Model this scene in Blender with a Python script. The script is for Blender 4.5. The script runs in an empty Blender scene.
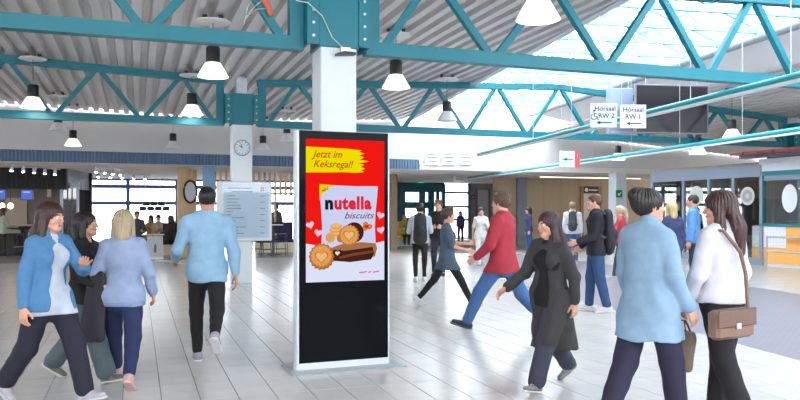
import bpy, math, random
import numpy as np
from mathutils import Vector, Matrix

random.seed(7)
# ------------------------------------------------------------------ camera, sky, exposure
CAMH, FPX, HZ = 1.55, 735.0, 210.0           # eye height, focal length in pixels, horizon row
sc = bpy.context.scene
col = sc.collection
cam_d = bpy.data.cameras.new('camera'); cam = bpy.data.objects.new('camera', cam_d); col.objects.link(cam)
cam.location = (0, 0, CAMH); cam.rotation_euler = (math.pi/2, 0, 0)
cam_d.sensor_width = 36; cam_d.lens = 36*FPX/800; cam_d.shift_y = (HZ-200)/800; cam_d.clip_end = 300
sc.camera = cam
wd = bpy.data.worlds.new('sky'); sc.world = wd; wd.use_nodes = True
bg = wd.node_tree.nodes['Background']
bg.inputs[0].default_value = (0.95, 0.975, 1.0, 1); bg.inputs[1].default_value = 4.5
sc.view_settings.view_transform = 'Standard'; sc.view_settings.look = 'None'
sc.view_settings.gamma = 1; sc.view_settings.exposure = 1.1
sc.view_settings.use_curve_mapping = False
sc.cycles.use_denoising = True
sc.cycles.max_bounces = 8; sc.cycles.diffuse_bounces = 5; sc.cycles.glossy_bounces = 4
sc.cycles.transmission_bounces = 6; sc.cycles.transparent_max_bounces = 16
sc.cycles.sample_clamp_indirect = 6

# ------------------------------------------------------------------ frames and pixel maths
AL = math.radians(19.75); CA, SA = math.cos(AL), math.sin(AL)      # hall axes: v across, u deep
BE = math.atan2(150, 735)                                          # skylight axis, 8 degrees off
P1X, P1Y = -0.746, 8.31                                            # foot of the near column
def W(t, s, z=0.0): return Vector((P1X + CA*t - SA*s, P1Y + SA*t + CA*s, z))
def TS(x, y):
    dx, dy = x-P1X, y-P1Y
    return CA*dx + SA*dy, -SA*dx + CA*dy
def G(px, py):                                                     # floor point seen at a pixel
    Y = CAMH*FPX/(py-HZ); return Vector(((px-400)/FPX*Y, Y, 0))
def XY(px, Y): return Vector(((px-400)/FPX*Y, Y, 0))
def ZP(py, Y): return CAMH + (HZ-py)/FPX*Y
def tpx(px, s):                                                    # position along a cross row
    r = (px-400)/FPX; o = W(0, s)
    return (r*o.y - o.x)/(CA - SA*r)
def Yat(px, s): return W(tpx(px, s), s).y
def ZT(px, py, s): return ZP(py, Yat(px, s))

# ------------------------------------------------------------------ materials
MATS = {}
def mat(name, c, rough=.6, metal=0., noise=0., nscale=8., bump=0., bscale=60., emit=0., spec=.5, rnd=0., stretch=None, coat=0.):
    if name in MATS: return MATS[name]
    m = bpy.data.materials.new(name); m.use_nodes = True
    nt = m.node_tree; b = nt.nodes['Principled BSDF']
    b.inputs['Base Color'].default_value = (*c, 1); b.inputs['Roughness'].default_value = rough
    b.inputs['Metallic'].default_value = metal; b.inputs['Specular IOR Level'].default_value = spec
    if coat: b.inputs['Coat Weight'].default_value = coat; b.inputs['Coat Roughness'].default_value = .05
    if emit:
        b.inputs['Emission Color'].default_value = (*c, 1); b.inputs['Emission Strength'].default_value = emit
    tc = nt.nodes.new('ShaderNodeTexCoord'); mp = nt.nodes.new('ShaderNodeMapping')
    nt.links.new(tc.outputs['Object'], mp.inputs[0])
    if stretch: mp.inputs['Scale'].default_value = stretch
    src = None
    if noise:
        n = nt.nodes.new('ShaderNodeTexNoise'); n.inputs['Scale'].default_value = nscale; n.inputs['Detail'].default_value = 4
        nt.links.new(mp.outputs[0], n.inputs['Vector'])
        mr = nt.nodes.new('ShaderNodeMapRange'); mr.inputs[1].default_value = .25; mr.inputs[2].default_value = .75
        mr.inputs[3].default_value = 1-noise; mr.inputs[4].default_value = 1+noise
        nt.links.new(n.outputs[0], mr.inputs[0]); src = mr.outputs[0]
    if rnd:
        oi = nt.nodes.new('ShaderNodeObjectInfo'); mr = nt.nodes.new('ShaderNodeMapRange')
        mr.inputs[3].default_value = 1-rnd; mr.inputs[4].default_value = 1+rnd
        nt.links.new(oi.outputs['Random'], mr.inputs[0])
        if src:
            mm = nt.nodes.new('ShaderNodeMath'); mm.operation = 'MULTIPLY'
            nt.links.new(src, mm.inputs[0]); nt.links.new(mr.outputs[0], mm.inputs[1]); src = mm.outputs[0]
        else: src = mr.outputs[0]
    if src:
        hs = nt.nodes.new('ShaderNodeHueSaturation'); hs.inputs['Color'].default_value = (*c, 1)
        nt.links.new(src, hs.inputs['Value']); nt.links.new(hs.outputs[0], b.inputs['Base Color'])
    if bump:
        n = nt.nodes.new('ShaderNodeTexNoise'); n.inputs['Scale'].default_value = bscale; n.inputs['Detail'].default_value = 3
        nt.links.new(mp.outputs[0], n.inputs['Vector'])
        bp = nt.nodes.new('ShaderNodeBump'); bp.inputs['Strength'].default_value = bump; bp.inputs['Distance'].default_value = .01
        nt.links.new(n.outputs[0], bp.inputs['Height']); nt.links.new(bp.outputs[0], b.inputs['Normal'])
    MATS[name] = m; return m
def glassmat(name, tint=(.95, .98, 1), gl=.08, rough=.02):
    if name in MATS: return MATS[name]
    m = bpy.data.materials.new(name); m.use_nodes = True; nt = m.node_tree
    nt.nodes.remove(nt.nodes['Principled BSDF']); out = nt.nodes['Material Output']
    tr = nt.nodes.new('ShaderNodeBsdfTransparent'); tr.inputs[0].default_value = (*tint, 1)
    g = nt.nodes.new('ShaderNodeBsdfGlossy'); g.inputs['Roughness'].default_value = rough
    mx = nt.nodes.new('ShaderNodeMixShader'); mx.inputs[0].default_value = gl
    nt.links.new(tr.outputs[0], mx.inputs[1]); nt.links.new(g.outputs[0], mx.inputs[2]); nt.links.new(mx.outputs[0], out.inputs[0])
    MATS[name] = m; return m
def emitmat(name, c, s=1.):
    if name in MATS: return MATS[name]
    m = bpy.data.materials.new(name); m.use_nodes = True; nt = m.node_tree
    nt.nodes.remove(nt.nodes['Principled BSDF'])
    e = nt.nodes.new('ShaderNodeEmission'); e.inputs[0].default_value = (*c, 1); e.inputs[1].default_value = s
    nt.links.new(e.outputs[0], nt.nodes['Material Output'].inputs[0]); MATS[name] = m; return m
def S(r, g, b):                                                    # sRGB 0-255 to linear
    f = lambda v: (v/255/12.92) if v/255 <= .04045 else ((v/255+.055)/1.055)**2.4
    return (f(r), f(g), f(b))

TEAL = mat('teal_paint', S(0, 112, 128), .45, noise=.05, nscale=3)
WHITEP = mat('white_paint', S(206, 213, 220), .5, noise=.02)
WALLM = mat('wall_plaster', S(206, 204, 203), .9, noise=.03, nscale=1.5, bump=.05)
DECK = mat('deck_metal', S(206, 203, 202), .38, noise=.06, nscale=2, stretch=(1, .15, 1))
BLACK = mat('black_plastic', (.01, .01, .012), .4)
DARK = mat('dark_metal', (.03, .032, .036), .45)
STEEL = mat('brushed_steel', (.55, .56, .57), .35, metal=.8)
GLASS = glassmat('clear_glass')

# ------------------------------------------------------------------ mesh builder
class MB:
    def __init__(s): s.v = []; s.f = []
    def add(s, vs, fs):
        o = len(s.v); s.v += [tuple(v) for v in vs]; s.f += [tuple(i+o for i in f) for f in fs]; return s
    def box(s, x0, x1, y0, y1, z0, z1):
        return s.add([(x0,y0,z0),(x1,y0,z0),(x1,y1,z0),(x0,y1,z0),(x0,y0,z1),(x1,y0,z1),(x1,y1,z1),(x0,y1,z1)],
                     [(3,2,1,0),(4,5,6,7),(0,1,5,4),(1,2,6,5),(2,3,7,6),(3,0,4,7)])
    def bbox(s, x0, x1, y0, y1, z0, z1, b=.01):                    # box with chamfered vertical + horizontal edges
        xs, ys, zs = (x0,x1), (y0,y1), (z0,z1); vs = []; fs = []
        rings = [(z0, b), (z0+b, 0), (z1-b, 0), (z1, b)]
        for z, i in rings:
            c = b
            X0, X1, Y0, Y1 = x0+i, x1-i, y0+i, y1-i
            vs += [(X0+c,Y0,z),(X1-c,Y0,z),(X1,Y0+c,z),(X1,Y1-c,z),(X1-c,Y1,z),(X0+c,Y1,z),(X0,Y1-c,z),(X0,Y0+c,z)]
        for r in range(3):
            for k in range(8):
                a, bb = r*8+k, r*8+(k+1) % 8
                fs.append((a, bb, bb+8, a+8))
        fs.append(tuple(range(7, -1, -1))); fs.append(tuple(range(24, 32)))
        return s.add(vs, fs)
    def bar(s, p0, p1, w, h=None, up=(0, 0, 1), ext=0.):
        h = w if h is None else h
        p0, p1 = Vector(p0), Vector(p1); d = (p1-p0).normalized(); p0 = p0-d*ext; p1 = p1+d*ext
        up = Vector(up)
        if abs(d.dot(up)) > .99: up = Vector((1, 0, 0))
        a = d.cross(up).normalized()*w/2; b = a.cross(d).normalized()*h/2
        vs = [p+sx*a+sy*b for p in (p0, p1) for sx, sy in ((-1,-1),(1,-1),(1,1),(-1,1))]
        return s.add(vs, [(0,1,2,3),(7,6,5,4),(0,4,5,1),(1,5,6,2),(2,6,7,3),(3,7,4,0)])
    def tube(s, pts, r, n=10, cap=True):
        pts = [Vector(p) for p in pts]; vs = []; fs = []
        rs = r if isinstance(r, (list, tuple)) else [r]*len(pts)
        for i, p in enumerate(pts):
            d = (pts[min(i+1, len(pts)-1)]-pts[max(i-1, 0)]).normalized()
            ref = Vector((0, 0, 1)) if abs(d.z) < .9 else Vector((1, 0, 0))
            a = d.cross(ref).normalized(); b = d.cross(a).normalized()
            for k in range(n):
                th = 2*math.pi*k/n; vs.append(p+rs[i]*(a*math.cos(th)+b*math.sin(th)))
        for i in range(len(pts)-1):
            for k in range(n):
                fs.append((i*n+k, i*n+(k+1) % n, (i+1)*n+(k+1) % n, (i+1)*n+k))
        if cap:
            fs.append(tuple(range(n-1, -1, -1))); fs.append(tuple((len(pts)-1)*n+k for k in range(n)))
        return s.add(vs, fs)
    def lathe(s, prof, n=24, c=(0, 0, 0), closed=False):
        vs = []; fs = []; m = len(prof)
        for r, z in prof:
            for k in range(n):
                th = 2*math.pi*k/n; vs.append((c[0]+r*math.cos(th), c[1]+r*math.sin(th), c[2]+z))
        for i in range(m-1 if not closed else m):
            j = (i+1) % m
            for k in range(n): fs.append((i*n+k, i*n+(k+1) % n, j*n+(k+1) % n, j*n+k))
        return s.add(vs, fs)
    def prism(s, pts, y0, y1):                                     # outline in x,z extruded along y (y0 = front)
        n = len(pts); vs = [(x, y0, z) for x, z in pts]+[(x, y1, z) for x, z in pts]
        fs = [tuple(range(n)), tuple(range(2*n-1, n-1, -1))]
        fs += [(i, i+n, (i+1) % n+n, (i+1) % n) for i in range(n)]
        return s.add(vs, fs)
    def build(s, name, m, parent=None, loc=None, rz=0., smooth=False):
        me = bpy.data.meshes.new(name); me.from_pydata(s.v, [], s.f); me.validate()
        if m: me.materials.append(m)
        if smooth:
            me.polygons.foreach_set('use_smooth', [True]*len(me.polygons))
            try: me.set_sharp_from_angle(angle=math.radians(40))
            except Exception: pass
        o = bpy.data.objects.new(name, me); col.objects.link(o)
        if parent: o.parent = parent
        if loc is not None: o.location = loc
        o.rotation_euler = (0, 0, rz)
        return o
def shared(name, me, parent=None, loc=(0, 0, 0), rz=0.):
    o = bpy.data.objects.new(name, me); col.objects.link(o); o.parent = parent; o.location = loc; o.rotation_euler = (0, 0, rz); return o
def tag(o, label, cat, group=None):
    o['label'] = label; o['category'] = cat
    if group: o['group'] = group
    return o
def thing(name, label, cat, loc=(0, 0, 0), rz=0., group=None):
    o = bpy.data.objects.new(name, None); col.objects.link(o); o.location = loc; o.rotation_euler = (0, 0, rz); o.empty_display_size = .2
    return tag(o, label, cat, group)
def struct(o): o['kind'] = 'structure'; return o
def sroot(name, loc=(0, 0, 0), rz=0.):
    o = bpy.data.objects.new(name, None); col.objects.link(o); o.location = loc; o.rotation_euler = (0, 0, rz); return struct(o)
def copy_tree(o, parent=None):
    c = o.copy(); col.objects.link(c); c.parent = parent
    for ch in o.children: copy_tree(ch, c)
    return c
def text(body, size, m, parent, loc, shear=0., bold=0., align='LEFT', name='lettering', xs=1., space=1.):
    cu = bpy.data.curves.new(name, 'FONT'); cu.body = body; cu.size = size; cu.shear = shear; cu.offset = bold; cu.align_x = align; cu.space_character = space
    cu.extrude = .0004; cu.resolution_u = 3
    to = bpy.data.objects.new('tmp', cu); col.objects.link(to)
    bpy.context.view_layer.update()
    me = bpy.data.meshes.new_from_object(to.evaluated_get(bpy.context.evaluated_depsgraph_get()))
    bpy.data.objects.remove(to)
    me.transform(Matrix.Rotation(math.pi/2, 4, 'X') @ Matrix.Diagonal((xs, 1, 1, 1)))
    me.materials.clear(); me.materials.append(m)
    o = bpy.data.objects.new(name, me); col.objects.link(o); o.parent = parent; o.location = loc; return o

ORG = W(0, 0)
# ------------------------------------------------------------------ floor
GROUT = mat('grout', S(112, 110, 112), .9)
def tilemat(name, c, rough):
    m = mat(name, c, rough, noise=.05, nscale=5, rnd=.05, spec=.5); return m
TILE = tilemat('floor_tile', S(200, 197, 196), .22)
floor = struct(MB().box(-22, 30, -14, 32, -.2, -.006).build('floor', GROUT, None, ORG, AL))
TW, TD, GAP = .302, .604, .006
def tilemesh():
    b = MB(); e = .002
    x, y = (TW-GAP)/2, (TD-GAP)/2
    b.add([(-x,-y,-.006),(x,-y,-.006),(x,y,-.006),(-x,y,-.006),(-x,-y,-e),(x,-y,-e),(x,y,-e),(-x,y,-e),(-x+e,-y+e,0),(x-e,-y+e,0),(x-e,y-e,0),(-x+e,y-e,0)],
          [(0,1,5,4),(1,2,6,5),(2,3,7,6),(3,0,4,7),(4,5,9,8),(5,6,10,9),(6,7,11,10),(7,4,8,11),(8,9,10,11)])
    return b
tb = tilemesh(); tme = bpy.data.meshes.new('tile'); tme.from_pydata(tb.v, [], tb.f); tme.materials.append(TILE)
# phase of the joints read off the photograph: a joint passes floor point under pixel (201, 400)
t0, s0 = TS(*G(201, 400).xy)
cells = []
for i in range(-70, 95):
    for j in range(-22, 40):
        t = t0+(i+.5)*TW; s = s0+(j+.5)*TD + (.5*TD if i % 2 else 0)*0
        p = W(t, s)
        if s > 19 or p.y < 1.2: continue
        px = 400+p.x/p.y*FPX
        inview = -60 < px < 860 and p.y > 5.3
        if p.y > 1.2 and -700 < px < 1500: cells.append((not inview, p.length, t, s))
cells.sort()
tv = np.array(tb.v); rv = []; rf = []
for k, (_, _, t, s) in enumerate(cells):
    if k < 300:
        shared('tile', tme, floor, (t, s, 0))
    else:
        o = len(rv)*len(tb.v); rv.append(tv+np.array([t, s, 0])); rf += [tuple(q+o for q in f) for f in tb.f]
rm = bpy.data.meshes.new('tiles'); rm.from_pydata(np.concatenate(rv).tolist(), [], rf); rm.materials.append(TILE)
ro = shared('tiles', rm, floor); ro['kind'] = 'stuff'
# grey inlay of small tiles running along the skylight axis
def brickmat(name, c1, c2, mort, sx, rough):
    m = bpy.data.materials.new(name); m.use_nodes = True; nt = m.node_tree; b = nt.nodes['Principled BSDF']
    tc = nt.nodes.new('ShaderNodeTexCoord'); br = nt.nodes.new('ShaderNodeTexBrick'); br.offset = .5
    br.inputs['Color1'].default_value = (*c1, 1); br.inputs['Color2'].default_value = (*c2, 1); br.inputs['Mortar'].default_value = (*mort, 1)
    br.inputs['Scale'].default_value = sx; br.inputs['Mortar Size'].default_value = .02
    nt.links.new(tc.outputs['Object'], br.inputs['Vector']); nt.links.new(br.outputs[0], b.inputs['Base Color']); b.inputs['Roughness'].default_value = rough
    return m
BAND = brickmat('inlay_tiles', S(150, 147, 160), S(142, 140, 152), S(122, 120, 130), 5, .3)
pa, pb = G(740, 285), G(710, 336)
wx = (math.cos(BE), math.sin(BE))
da = pa.x*wx[0]+pa.y*wx[1]; db = pb.x*wx[0]+pb.y*wx[1]
struct(MB().box(db, da, -2, 24, -.05, .0015).build('floor_inlay', BAND, None, (0, 0, 0), BE))
# grey carpet of the rear corridor
MAT = mat('grey_carpet', S(138, 136, 138), .9, noise=.08, nscale=30)
struct(MB().box(tpx(448, 15.4), 30, 15.8, 27, -.05, .004).build('floor_corridor', MAT, None, ORG, AL))
CAFEF = mat('cafe_floor', S(150, 146, 142), .25, noise=.08, nscale=2)
struct(MB().box(-22, tpx(392, 15.6), 15.7, 27, -.05, .004).build('floor_cafe', CAFEF, None, ORG, AL))
struct(MB().box(-90, 90, 27.2, 120, -.4, -.1).build('ground_outside', mat('pale_paving', S(215, 215, 215), .9, noise=.05), None, ORG, AL))

# ------------------------------------------------------------------ roof deck, trusses, columns
def zdeck(t):
    a = abs(t)
    return 4.33+.045*a if a < 7.8 else 4.681-.07*(a-7.8)
def te(s): return 4.465+.135*(s-.936)         # skylight's left edge
def tp(s): return 7.80+.135*(s-.757)          # skylight's right edge
def tq(s): return 10.05+.135*(s-.757)         # where the deck starts again on the right
def deck(t0, t1, side):
    b = MB(); prof = []
    t = t0
    while t < t1:
        prof += [(t, 0), (t+.13, 0), (t+.155, .10), (t+.25, .10)]; t += .28
    rows = []
    for tt, dz in prof:
        a, c = -11., 15.55
        if side < 0: a = max(a, min(c, .936+(tt-4.465)/.135))
        else: c = min(c, max(a, .757+(tt-10.05)/.135))
        n = 6; z = zdeck(tt)+dz
        rows.append([(tt, a+(c-a)*k/n, z) for k in range(n+1)])
    for r in rows: b.v += r
    n = 7
    for i in range(len(rows)-1):
        for k in range(n-1):
            b.f.append((i*n+k, i*n+k+1, (i+1)*n+k+1, (i+1)*n+k))
    return b
ceiling = sroot('ceiling', ORG, AL)
deck(-15.6, te(15.55)-.06, -1).build('deck_sheet', DECK, ceiling)
deck(tq(-11)+.06, 22, 1).build('deck_sheet', DECK, ceiling)
# roof build-up above the deck (keeps daylight out except at the skylight)
ROOF = mat('roof_felt', (.2, .2, .2), .9)

def truss(s, sgn, label):
    root = thing('roof_truss', label, 'truss', W(0, s), AL, 'turquoise roof trusses')
    end = 15.15
    zb = 3.32; B = .15
    L = lambda t, z: (sgn*t, 0, z)
    MB().bar(L(.36, zb+B/2), L(end, zb+B/2), .15, B).build('bottom_chord', TEAL, root)
    tc = MB()
    for a, c in ((.36, 7.8), (7.8, end)):
        tc.bar(L(a, zdeck(a)-.075), L(c, zdeck(c)-.075), .15, .14, ext=.02)
    tc.build('top_chord', TEAL, root)
    for t in (.44, end-.08):
        MB().bar(L(t, zb+.02), L(t, zdeck(t)-.08), .16, .15).build('end_post', TEAL, root)
    bot = [.54, 2.0, 3.63, 5.26, 6.89, 8.71, 10.34, 11.97, 13.6, 15.06]
    top = [1.22, 2.83, 4.45, 6.07, 7.8, 9.53, 11.15, 12.77, 14.38]
    for i, tt in enumerate(top):
        for q, tb_ in ((-1, bot[i]), (1, bot[i+1])):
            MB().bar(L(tb_+(.07 if q < 0 else -.07), zb+B-.01), L(tt+(-.06 if q < 0 else .06), zdeck(tt)-.13), .085, .085, up=(0, 1, 0)).build('diagonal', TEAL, root)
    return root
nl = truss(0, -1, 'turquoise roof truss across the top left, left of the nearest column')
nr = truss(0, 1, 'turquoise roof truss across the top right, under the skylight, nearest the viewer')
fl = truss(7.8, -1, 'turquoise roof truss running left from the column with the clock')
fr = truss(7.8, 1, 'turquoise roof truss running right from the column with the clock')

BOLT = MB().lathe([(0, -.02), (.018, -.02), (.018, 0), (.012, .006), (0, .006)], 8)
def column(s, label, t=0., collar=True):
    root = thing('column', label, 'column', W(t, s), AL, 'white square columns')
    w = .205
    MB().bbox(-w, w, -w, w, 0, 3.36, .012).build('shaft', WHITEP, root)
    if collar:
        MB().bbox(-.225, .225, -.225, .225, 3.34, 4.0, .008).build('collar', TEAL, root)
        MB().box(-.11, .11, -.11, .11, 4.0, zdeck(t)+.05).build('downpipe', WHITEP, root)
        for sx in (-1, 1):
            f = MB().box(sx*.225 if sx > 0 else -.36, .36 if sx > 0 else -.225, -.235, -.215, 3.36, 3.98)
            f.box(.335 if sx > 0 else -.36, .36 if sx > 0 else -.335, -.22, .2, 3.36, 3.98)
            fp = f.build('flange', TEAL, root)
            for k in range(4):
                bo = MB()
                bo.tube([(sx*.29, -.235, 3.45+.14*k), (sx*.29, -.25, 3.45+.14*k)], .016, 8)
                bo.build('bolt', STEEL, fp)
    return root
column(0, 'white square column right behind the advertising display, turquoise collar at its top')
column(7.8, 'white square column carrying the round clock and the notice board')
column(7.8, 'white square column rising behind the ticket booth at the far right', 15.6)

# ------------------------------------------------------------------ rear wall with blue fascia, rear soffit
SW = 15.6
wb = sroot('wall_back', ORG, AL)
GABLE = mat('skylit_plaster', S(214, 214, 214), .9, noise=.02)  # same wall, skylight's brightness put into a paler plaster colour
ta_, tb_ = 7.22, tpx(562, SW)
for a_, b_, m_ in ((-16, te(SW)-1.2, WALLM), (te(SW)-1.2, tb_, GABLE), (tb_, 30, WALLM)): MB().box(a_, b_, SW, SW+.2, 3.27, 5.0).build('wall_panel', m_, wb)
MB().box(7.22, tb_, SW, SW+.2, 2.98, 3.28).build('wall_panel', GABLE, wb); MB().box(tb_, 30, SW, SW+.2, 2.98, 3.28).build('wall_panel', WALLM, wb)
fb = MB(); pit = .1; n = int((7.2+16)/pit); vs = []
for i in range(n):
    x = -16+i*pit
    for dx, dy in ((0, 0), (.035, 0), (.05, -.035), (.085, -.035)): vs += [(x+dx, SW-.06+dy, 2.95), (x+dx, SW-.06+dy, 3.29)]
fb.add(vs, [(2*i, 2*i+2, 2*i+3, 2*i+1) for i in range(len(vs)//2-1)])
fo = fb.build('trim_fascia', mat('blue_cladding', S(92, 118, 150), .5), None, ORG, AL); struct(fo)
SOF = mat('soffit_paint', S(226, 218, 214), .85, noise=.03)
struct(MB().box(-20, 31, SW-.02, 27.4, 2.95, 3.15).build('ceiling_rear', SOF, None, ORG, AL))

struct(MB().box(-16, 24, -13.2, -13, 0, 2.4).build('wall_added_front', WALLM, None, ORG, AL))  # unseen wall added behind the camera to cut frontal daylight, open above
struct(MB().box(23.2, 23.4, -13, SW, 0, 5.0).build('wall_added_right', WALLM, None, ORG, AL))  # added to shut out daylight from the right side
struct(MB().box(-15.8, -15.6, -13, SW, 0, 2.9).build('wall_added_left', WALLM, None, ORG, AL))  # added out of view to dim the left part of the hall

# ------------------------------------------------------------------ skylight
PALE = mat('pale_teal_paint', S(140, 200, 208), .45)
sk = sroot('window_skylight', (0, 0, 0), BE)
cb, sb = math.cos(BE), math.sin(BE)
def wl(t, s):                                  # hall frame -> skylight frame (x across, y along)
    p = W(t, s); return p.x*cb+p.y*sb, -p.x*sb+p.y*cb
xa, ya = wl(te(-10), -10); xb, yb = wl(te(15.4), 15.4); XA = (xa+xb)/2
XC = 9.35
Y0, Y1 = -3., 23.5
EZ, RZ = 4.98, 5.75; XM = (XA+XC)/2
CURB = mat('curb_grey', S(205, 208, 212), .6)
MB().box(XA-.10, XA+.04, Y0, Y1, 4.50, EZ).build('curb', CURB, sk)
MB().box(XC-.04, XC+.12, Y0, Y1, 4.80, EZ).build('curb', CURB, sk)
MB().tube([(XC-.02, Y0, 4.78), (XC-.02, Y1, 4.78)], .09, 14).build('pipe', mat('grey_pipe', S(160, 163, 168), .4, metal=.3), sk, smooth=True)
XD = 10.75
sl = MB(); sl.add([(XC+.1, Y0, 4.82), (XD+.1, Y0, 4.52), (XD+.1, Y1, 4.52), (XC+.1, Y1, 4.82), (XC+.1, Y0, 4.9), (XD+.1, Y0, 4.7), (XD+.1, Y1, 4.7), (XC+.1, Y1, 4.9)], MB().box(0,1,0,1,0,1).f)
struct(sl.build('ceiling_slope', mat('white_lining', S(246, 246, 246), .8), None, (0, 0, 0), BE))
y = Y0+.2; ribs = []
while y < Y1: ribs.append(y); y += 1.15
for y in ribs:
    b = MB(); b.bar((XA, y, EZ-.03), (XM, y, RZ), .07, .09); b.bar((XM, y, RZ), (XC, y, EZ-.03), .07, .09); b.build('rafter', PALE, sk)
    MB().bar((XA, y, EZ-.07), (XC, y, EZ-.07), .08, .12).build('tie_beam', PALE, sk)
    b = MB(); b.bar((XM-.8, y, EZ), (XM, y, RZ-.05), .04); b.bar((XM+.8, y, EZ), (XM, y, RZ-.05), .04); b.build('strut', PALE, sk)
for f in (0., .5, 1., 1.5, 2.):
    x = XA+(XM-XA)*f if f <= 1 else XM+(XC-XM)*(f-1); z = EZ+(RZ-EZ)*(f if f <= 1 else 2-f)
    MB().bar((x, Y0, z+.02), (x, Y1, z+.02), .06, .07).build('purlin', PALE, sk)
b0 = MB(); pw = (XM-XA)/2
dz = (RZ-EZ)/2
for k in range(4):
    xl = XA+pw*k; zl = EZ+dz*(k if k < 3 else 1) if k < 2 else RZ-dz*(k-2)
    zr = zl+dz if k < 2 else zl-dz
    pm = MB().box(0, 1, 0, 1, 0, 1)
    pv = [(0, .03, .06), (pw, .03, .06+zr-zl), (pw, 1.12, .06+zr-zl), (0, 1.12, .06), (0, .03, .07), (pw, .03, .07+zr-zl), (pw, 1.12, .07+zr-zl), (0, 1.12, .07)]
    me = bpy.data.meshes.new('pane'); me.from_pydata(pv, [], pm.f); me.materials.append(GLASS)
    for y in ribs[:-1]: shared('pane', me, sk, (xl, y, zl))
gb = MB(); gb.prism([(XA, EZ-.3), (XC, EZ-.3), (XC, EZ), (XM, RZ), (XA, EZ)], Y1-.05, Y1+.02)
gb.build('gable_pane', GLASS, sk)

# ------------------------------------------------------------------ rear facade: cafe windows, entrance
SF = 27.0
BLUEF = mat('blue_frame', S(84, 104, 158), .5)
TEALD = mat('dark_teal_frame', S(10, 84, 96), .5)
GREYF = mat('grey_frame', S(90, 96, 104), .5)
def zf(py, px=150): return ZT(px, py, SF)
def window(name, px0, px1, vbars, hbars, fm, w=.14, s=SF, z0=0.05, z1=2.95):
    a, c = tpx(px0, s), tpx(px1, s); root = sroot(name, W(a, s), AL); wd_ = c-a
    ts = [0]+[tpx(p, s)-a for p in vbars]+[wd_]
    zs = [z0]+list(hbars)+[z1]
    for t in ts: MB().box(t-w/2, t+w/2, -.06, .06, z0, z1).build('mullion', fm, root)
    for z in zs[0:]:
        MB().box(0, wd_, -.05, .05, max(z-w/2, z0), min(z+w/2, z1)).build('transom', fm, root)
    for i in range(len(ts)-1):
        for j in range(len(zs)-1):
            MB().box(ts[i]+w/2, ts[i+1]-w/2, -.01, .01, zs[j]+w/2, zs[j+1]-w/2).build('pane', GLASS, root)
    return root
window('window_1', 88, 300, (128, 177, 228), (1.86, 2.6), BLUEF, .17)
window('window_2', 402, 431, (422,), (1.0, 1.8), TEALD, .34, z1=2.62)
window('window_3', 444, 469, (), (1.05, 1.72, 2.45), GREYF, .12, z1=2.9)
d1 = sroot('door_1', W(tpx(432, SF), SF), AL)
dw = tpx(443, SF)-tpx(432, SF)
for x in (0, dw*.5, dw): MB().box(x-.09, x+.09, -.08, .08, 0, 2.62).build('door_stile', TEALD, d1)
for z in (0.1, 1.0, 2.55): MB().box(0, dw, -.06, .06, z-.08, z+.08).build('door_rail', TEALD, d1)
for x in (0, dw*.5): MB().box(x+.09, x+dw*.5-.09, -.01, .01, .18, 2.47).build('pane', GLASS, d1)
MB().tube([(dw*.5-.14, -.14, .9), (dw*.5-.14, -.14, 1.5)], .02, 8).build('door_handle', STEEL, d1)
# wall pieces of the facade
wr = sroot('wall_rear', ORG, AL)
MB().box(-20, tpx(88, SF), SF, SF+.2, 0, 2.95).build('wall_panel', mat('cafe_dark_wall', S(46, 42, 46), .7), wr)
MB().box(tpx(300, SF), tpx(402, SF), SF, SF+.2, 0, 2.95).build('wall_panel', TEALD, wr)
MB().box(tpx(402, SF), tpx(444, SF), SF-.05, SF+.15, 2.62, 2.95).build('wall_panel', TEALD, wr)
GREYW = mat('grey_wall', S(140, 138, 138), .85, noise=.03)
MB().box(tpx(469, SF), 31, SF, SF+.2, 0, 2.95).build('wall_panel', GREYW, wr)

# corridor walls on the right
SC = 20.4
BEIGE = mat('beige_panel', S(168, 148, 122), .7, noise=.05, nscale=2, stretch=(6, 1, .6))
wc = sroot('wall_corridor', ORG, AL)
edges = [tpx(p, SC) for p in (524, 543, 561, 580, 601, 625, 652, 690, 740, 800)]
for i in range(len(edges)-1):
    if i == 3: 
        MB().box(edges[i], edges[i+1], SC, SC+.12, 2.62, 2.95).build('wall_panel', BEIGE, wc); continue
    MB().box(edges[i]+.01, edges[i+1]-.01, SC, SC+.12, 0, 2.95).build('wall_panel', BEIGE, wc)
MB().box(tpx(515, SC), tpx(524, SC)+.01, SC-.25, SC+.1, 0, 2.95).build('pilaster', mat('blue_grey', S(120, 128, 140), .7), wc)
MB().box(tpx(497, SC), tpx(515, SC), SC-.1, SC+.4, 0, 2.95).build('pilaster', mat('beige_light', S(180, 160, 138), .7), wc)
# corridor timber door
dd = sroot('door_2', W(edges[3], SC), AL); dwid = edges[4]-edges[3]
OAK = mat('orange_oak', S(160, 104, 48), .5, noise=.15, nscale=6, stretch=(8, 8, .5))
for x0, x1 in ((0, .16), (dwid-.16, dwid)): MB().box(x0, x1, -.05, .1, 0, 2.62).build('door_post', OAK, dd)
MB().box(.16, dwid-.16, .02, .08, 0, 2.3).build('door_leaf', mat('door_white', S(206, 200, 190), .5), dd)
MB().box(.16, dwid-.16, -.03, .08, 2.3, 2.62).build('door_sign', BLACK, dd)
sgn = MB().lathe([(.0, 0), (.09, 0), (.09, .01), (0, .01)], 16); sgn.v = [(x+.32, -.032-z, y+2.46) for x, y, z in sgn.v]; sgn.build('pictogram', mat('print_white', S(230, 230, 230), .6), dd)
MB().box(.45, dwid-.22, -.04, -.031, 2.43, 2.48).build('pictogram', MATS['print_white'], dd)
pg = MB().prism([(.40, 1.55), (.5, 1.5), (.6, 1.55), (.53, 1.9), (.58, 2.0), (.5, 2.1), (.42, 2.0), (.47, 1.9)], .005, .02)
pg.build('pictogram', mat('print_dark', (.02, .02, .02), .6), dd)
tag_ = None
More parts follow.
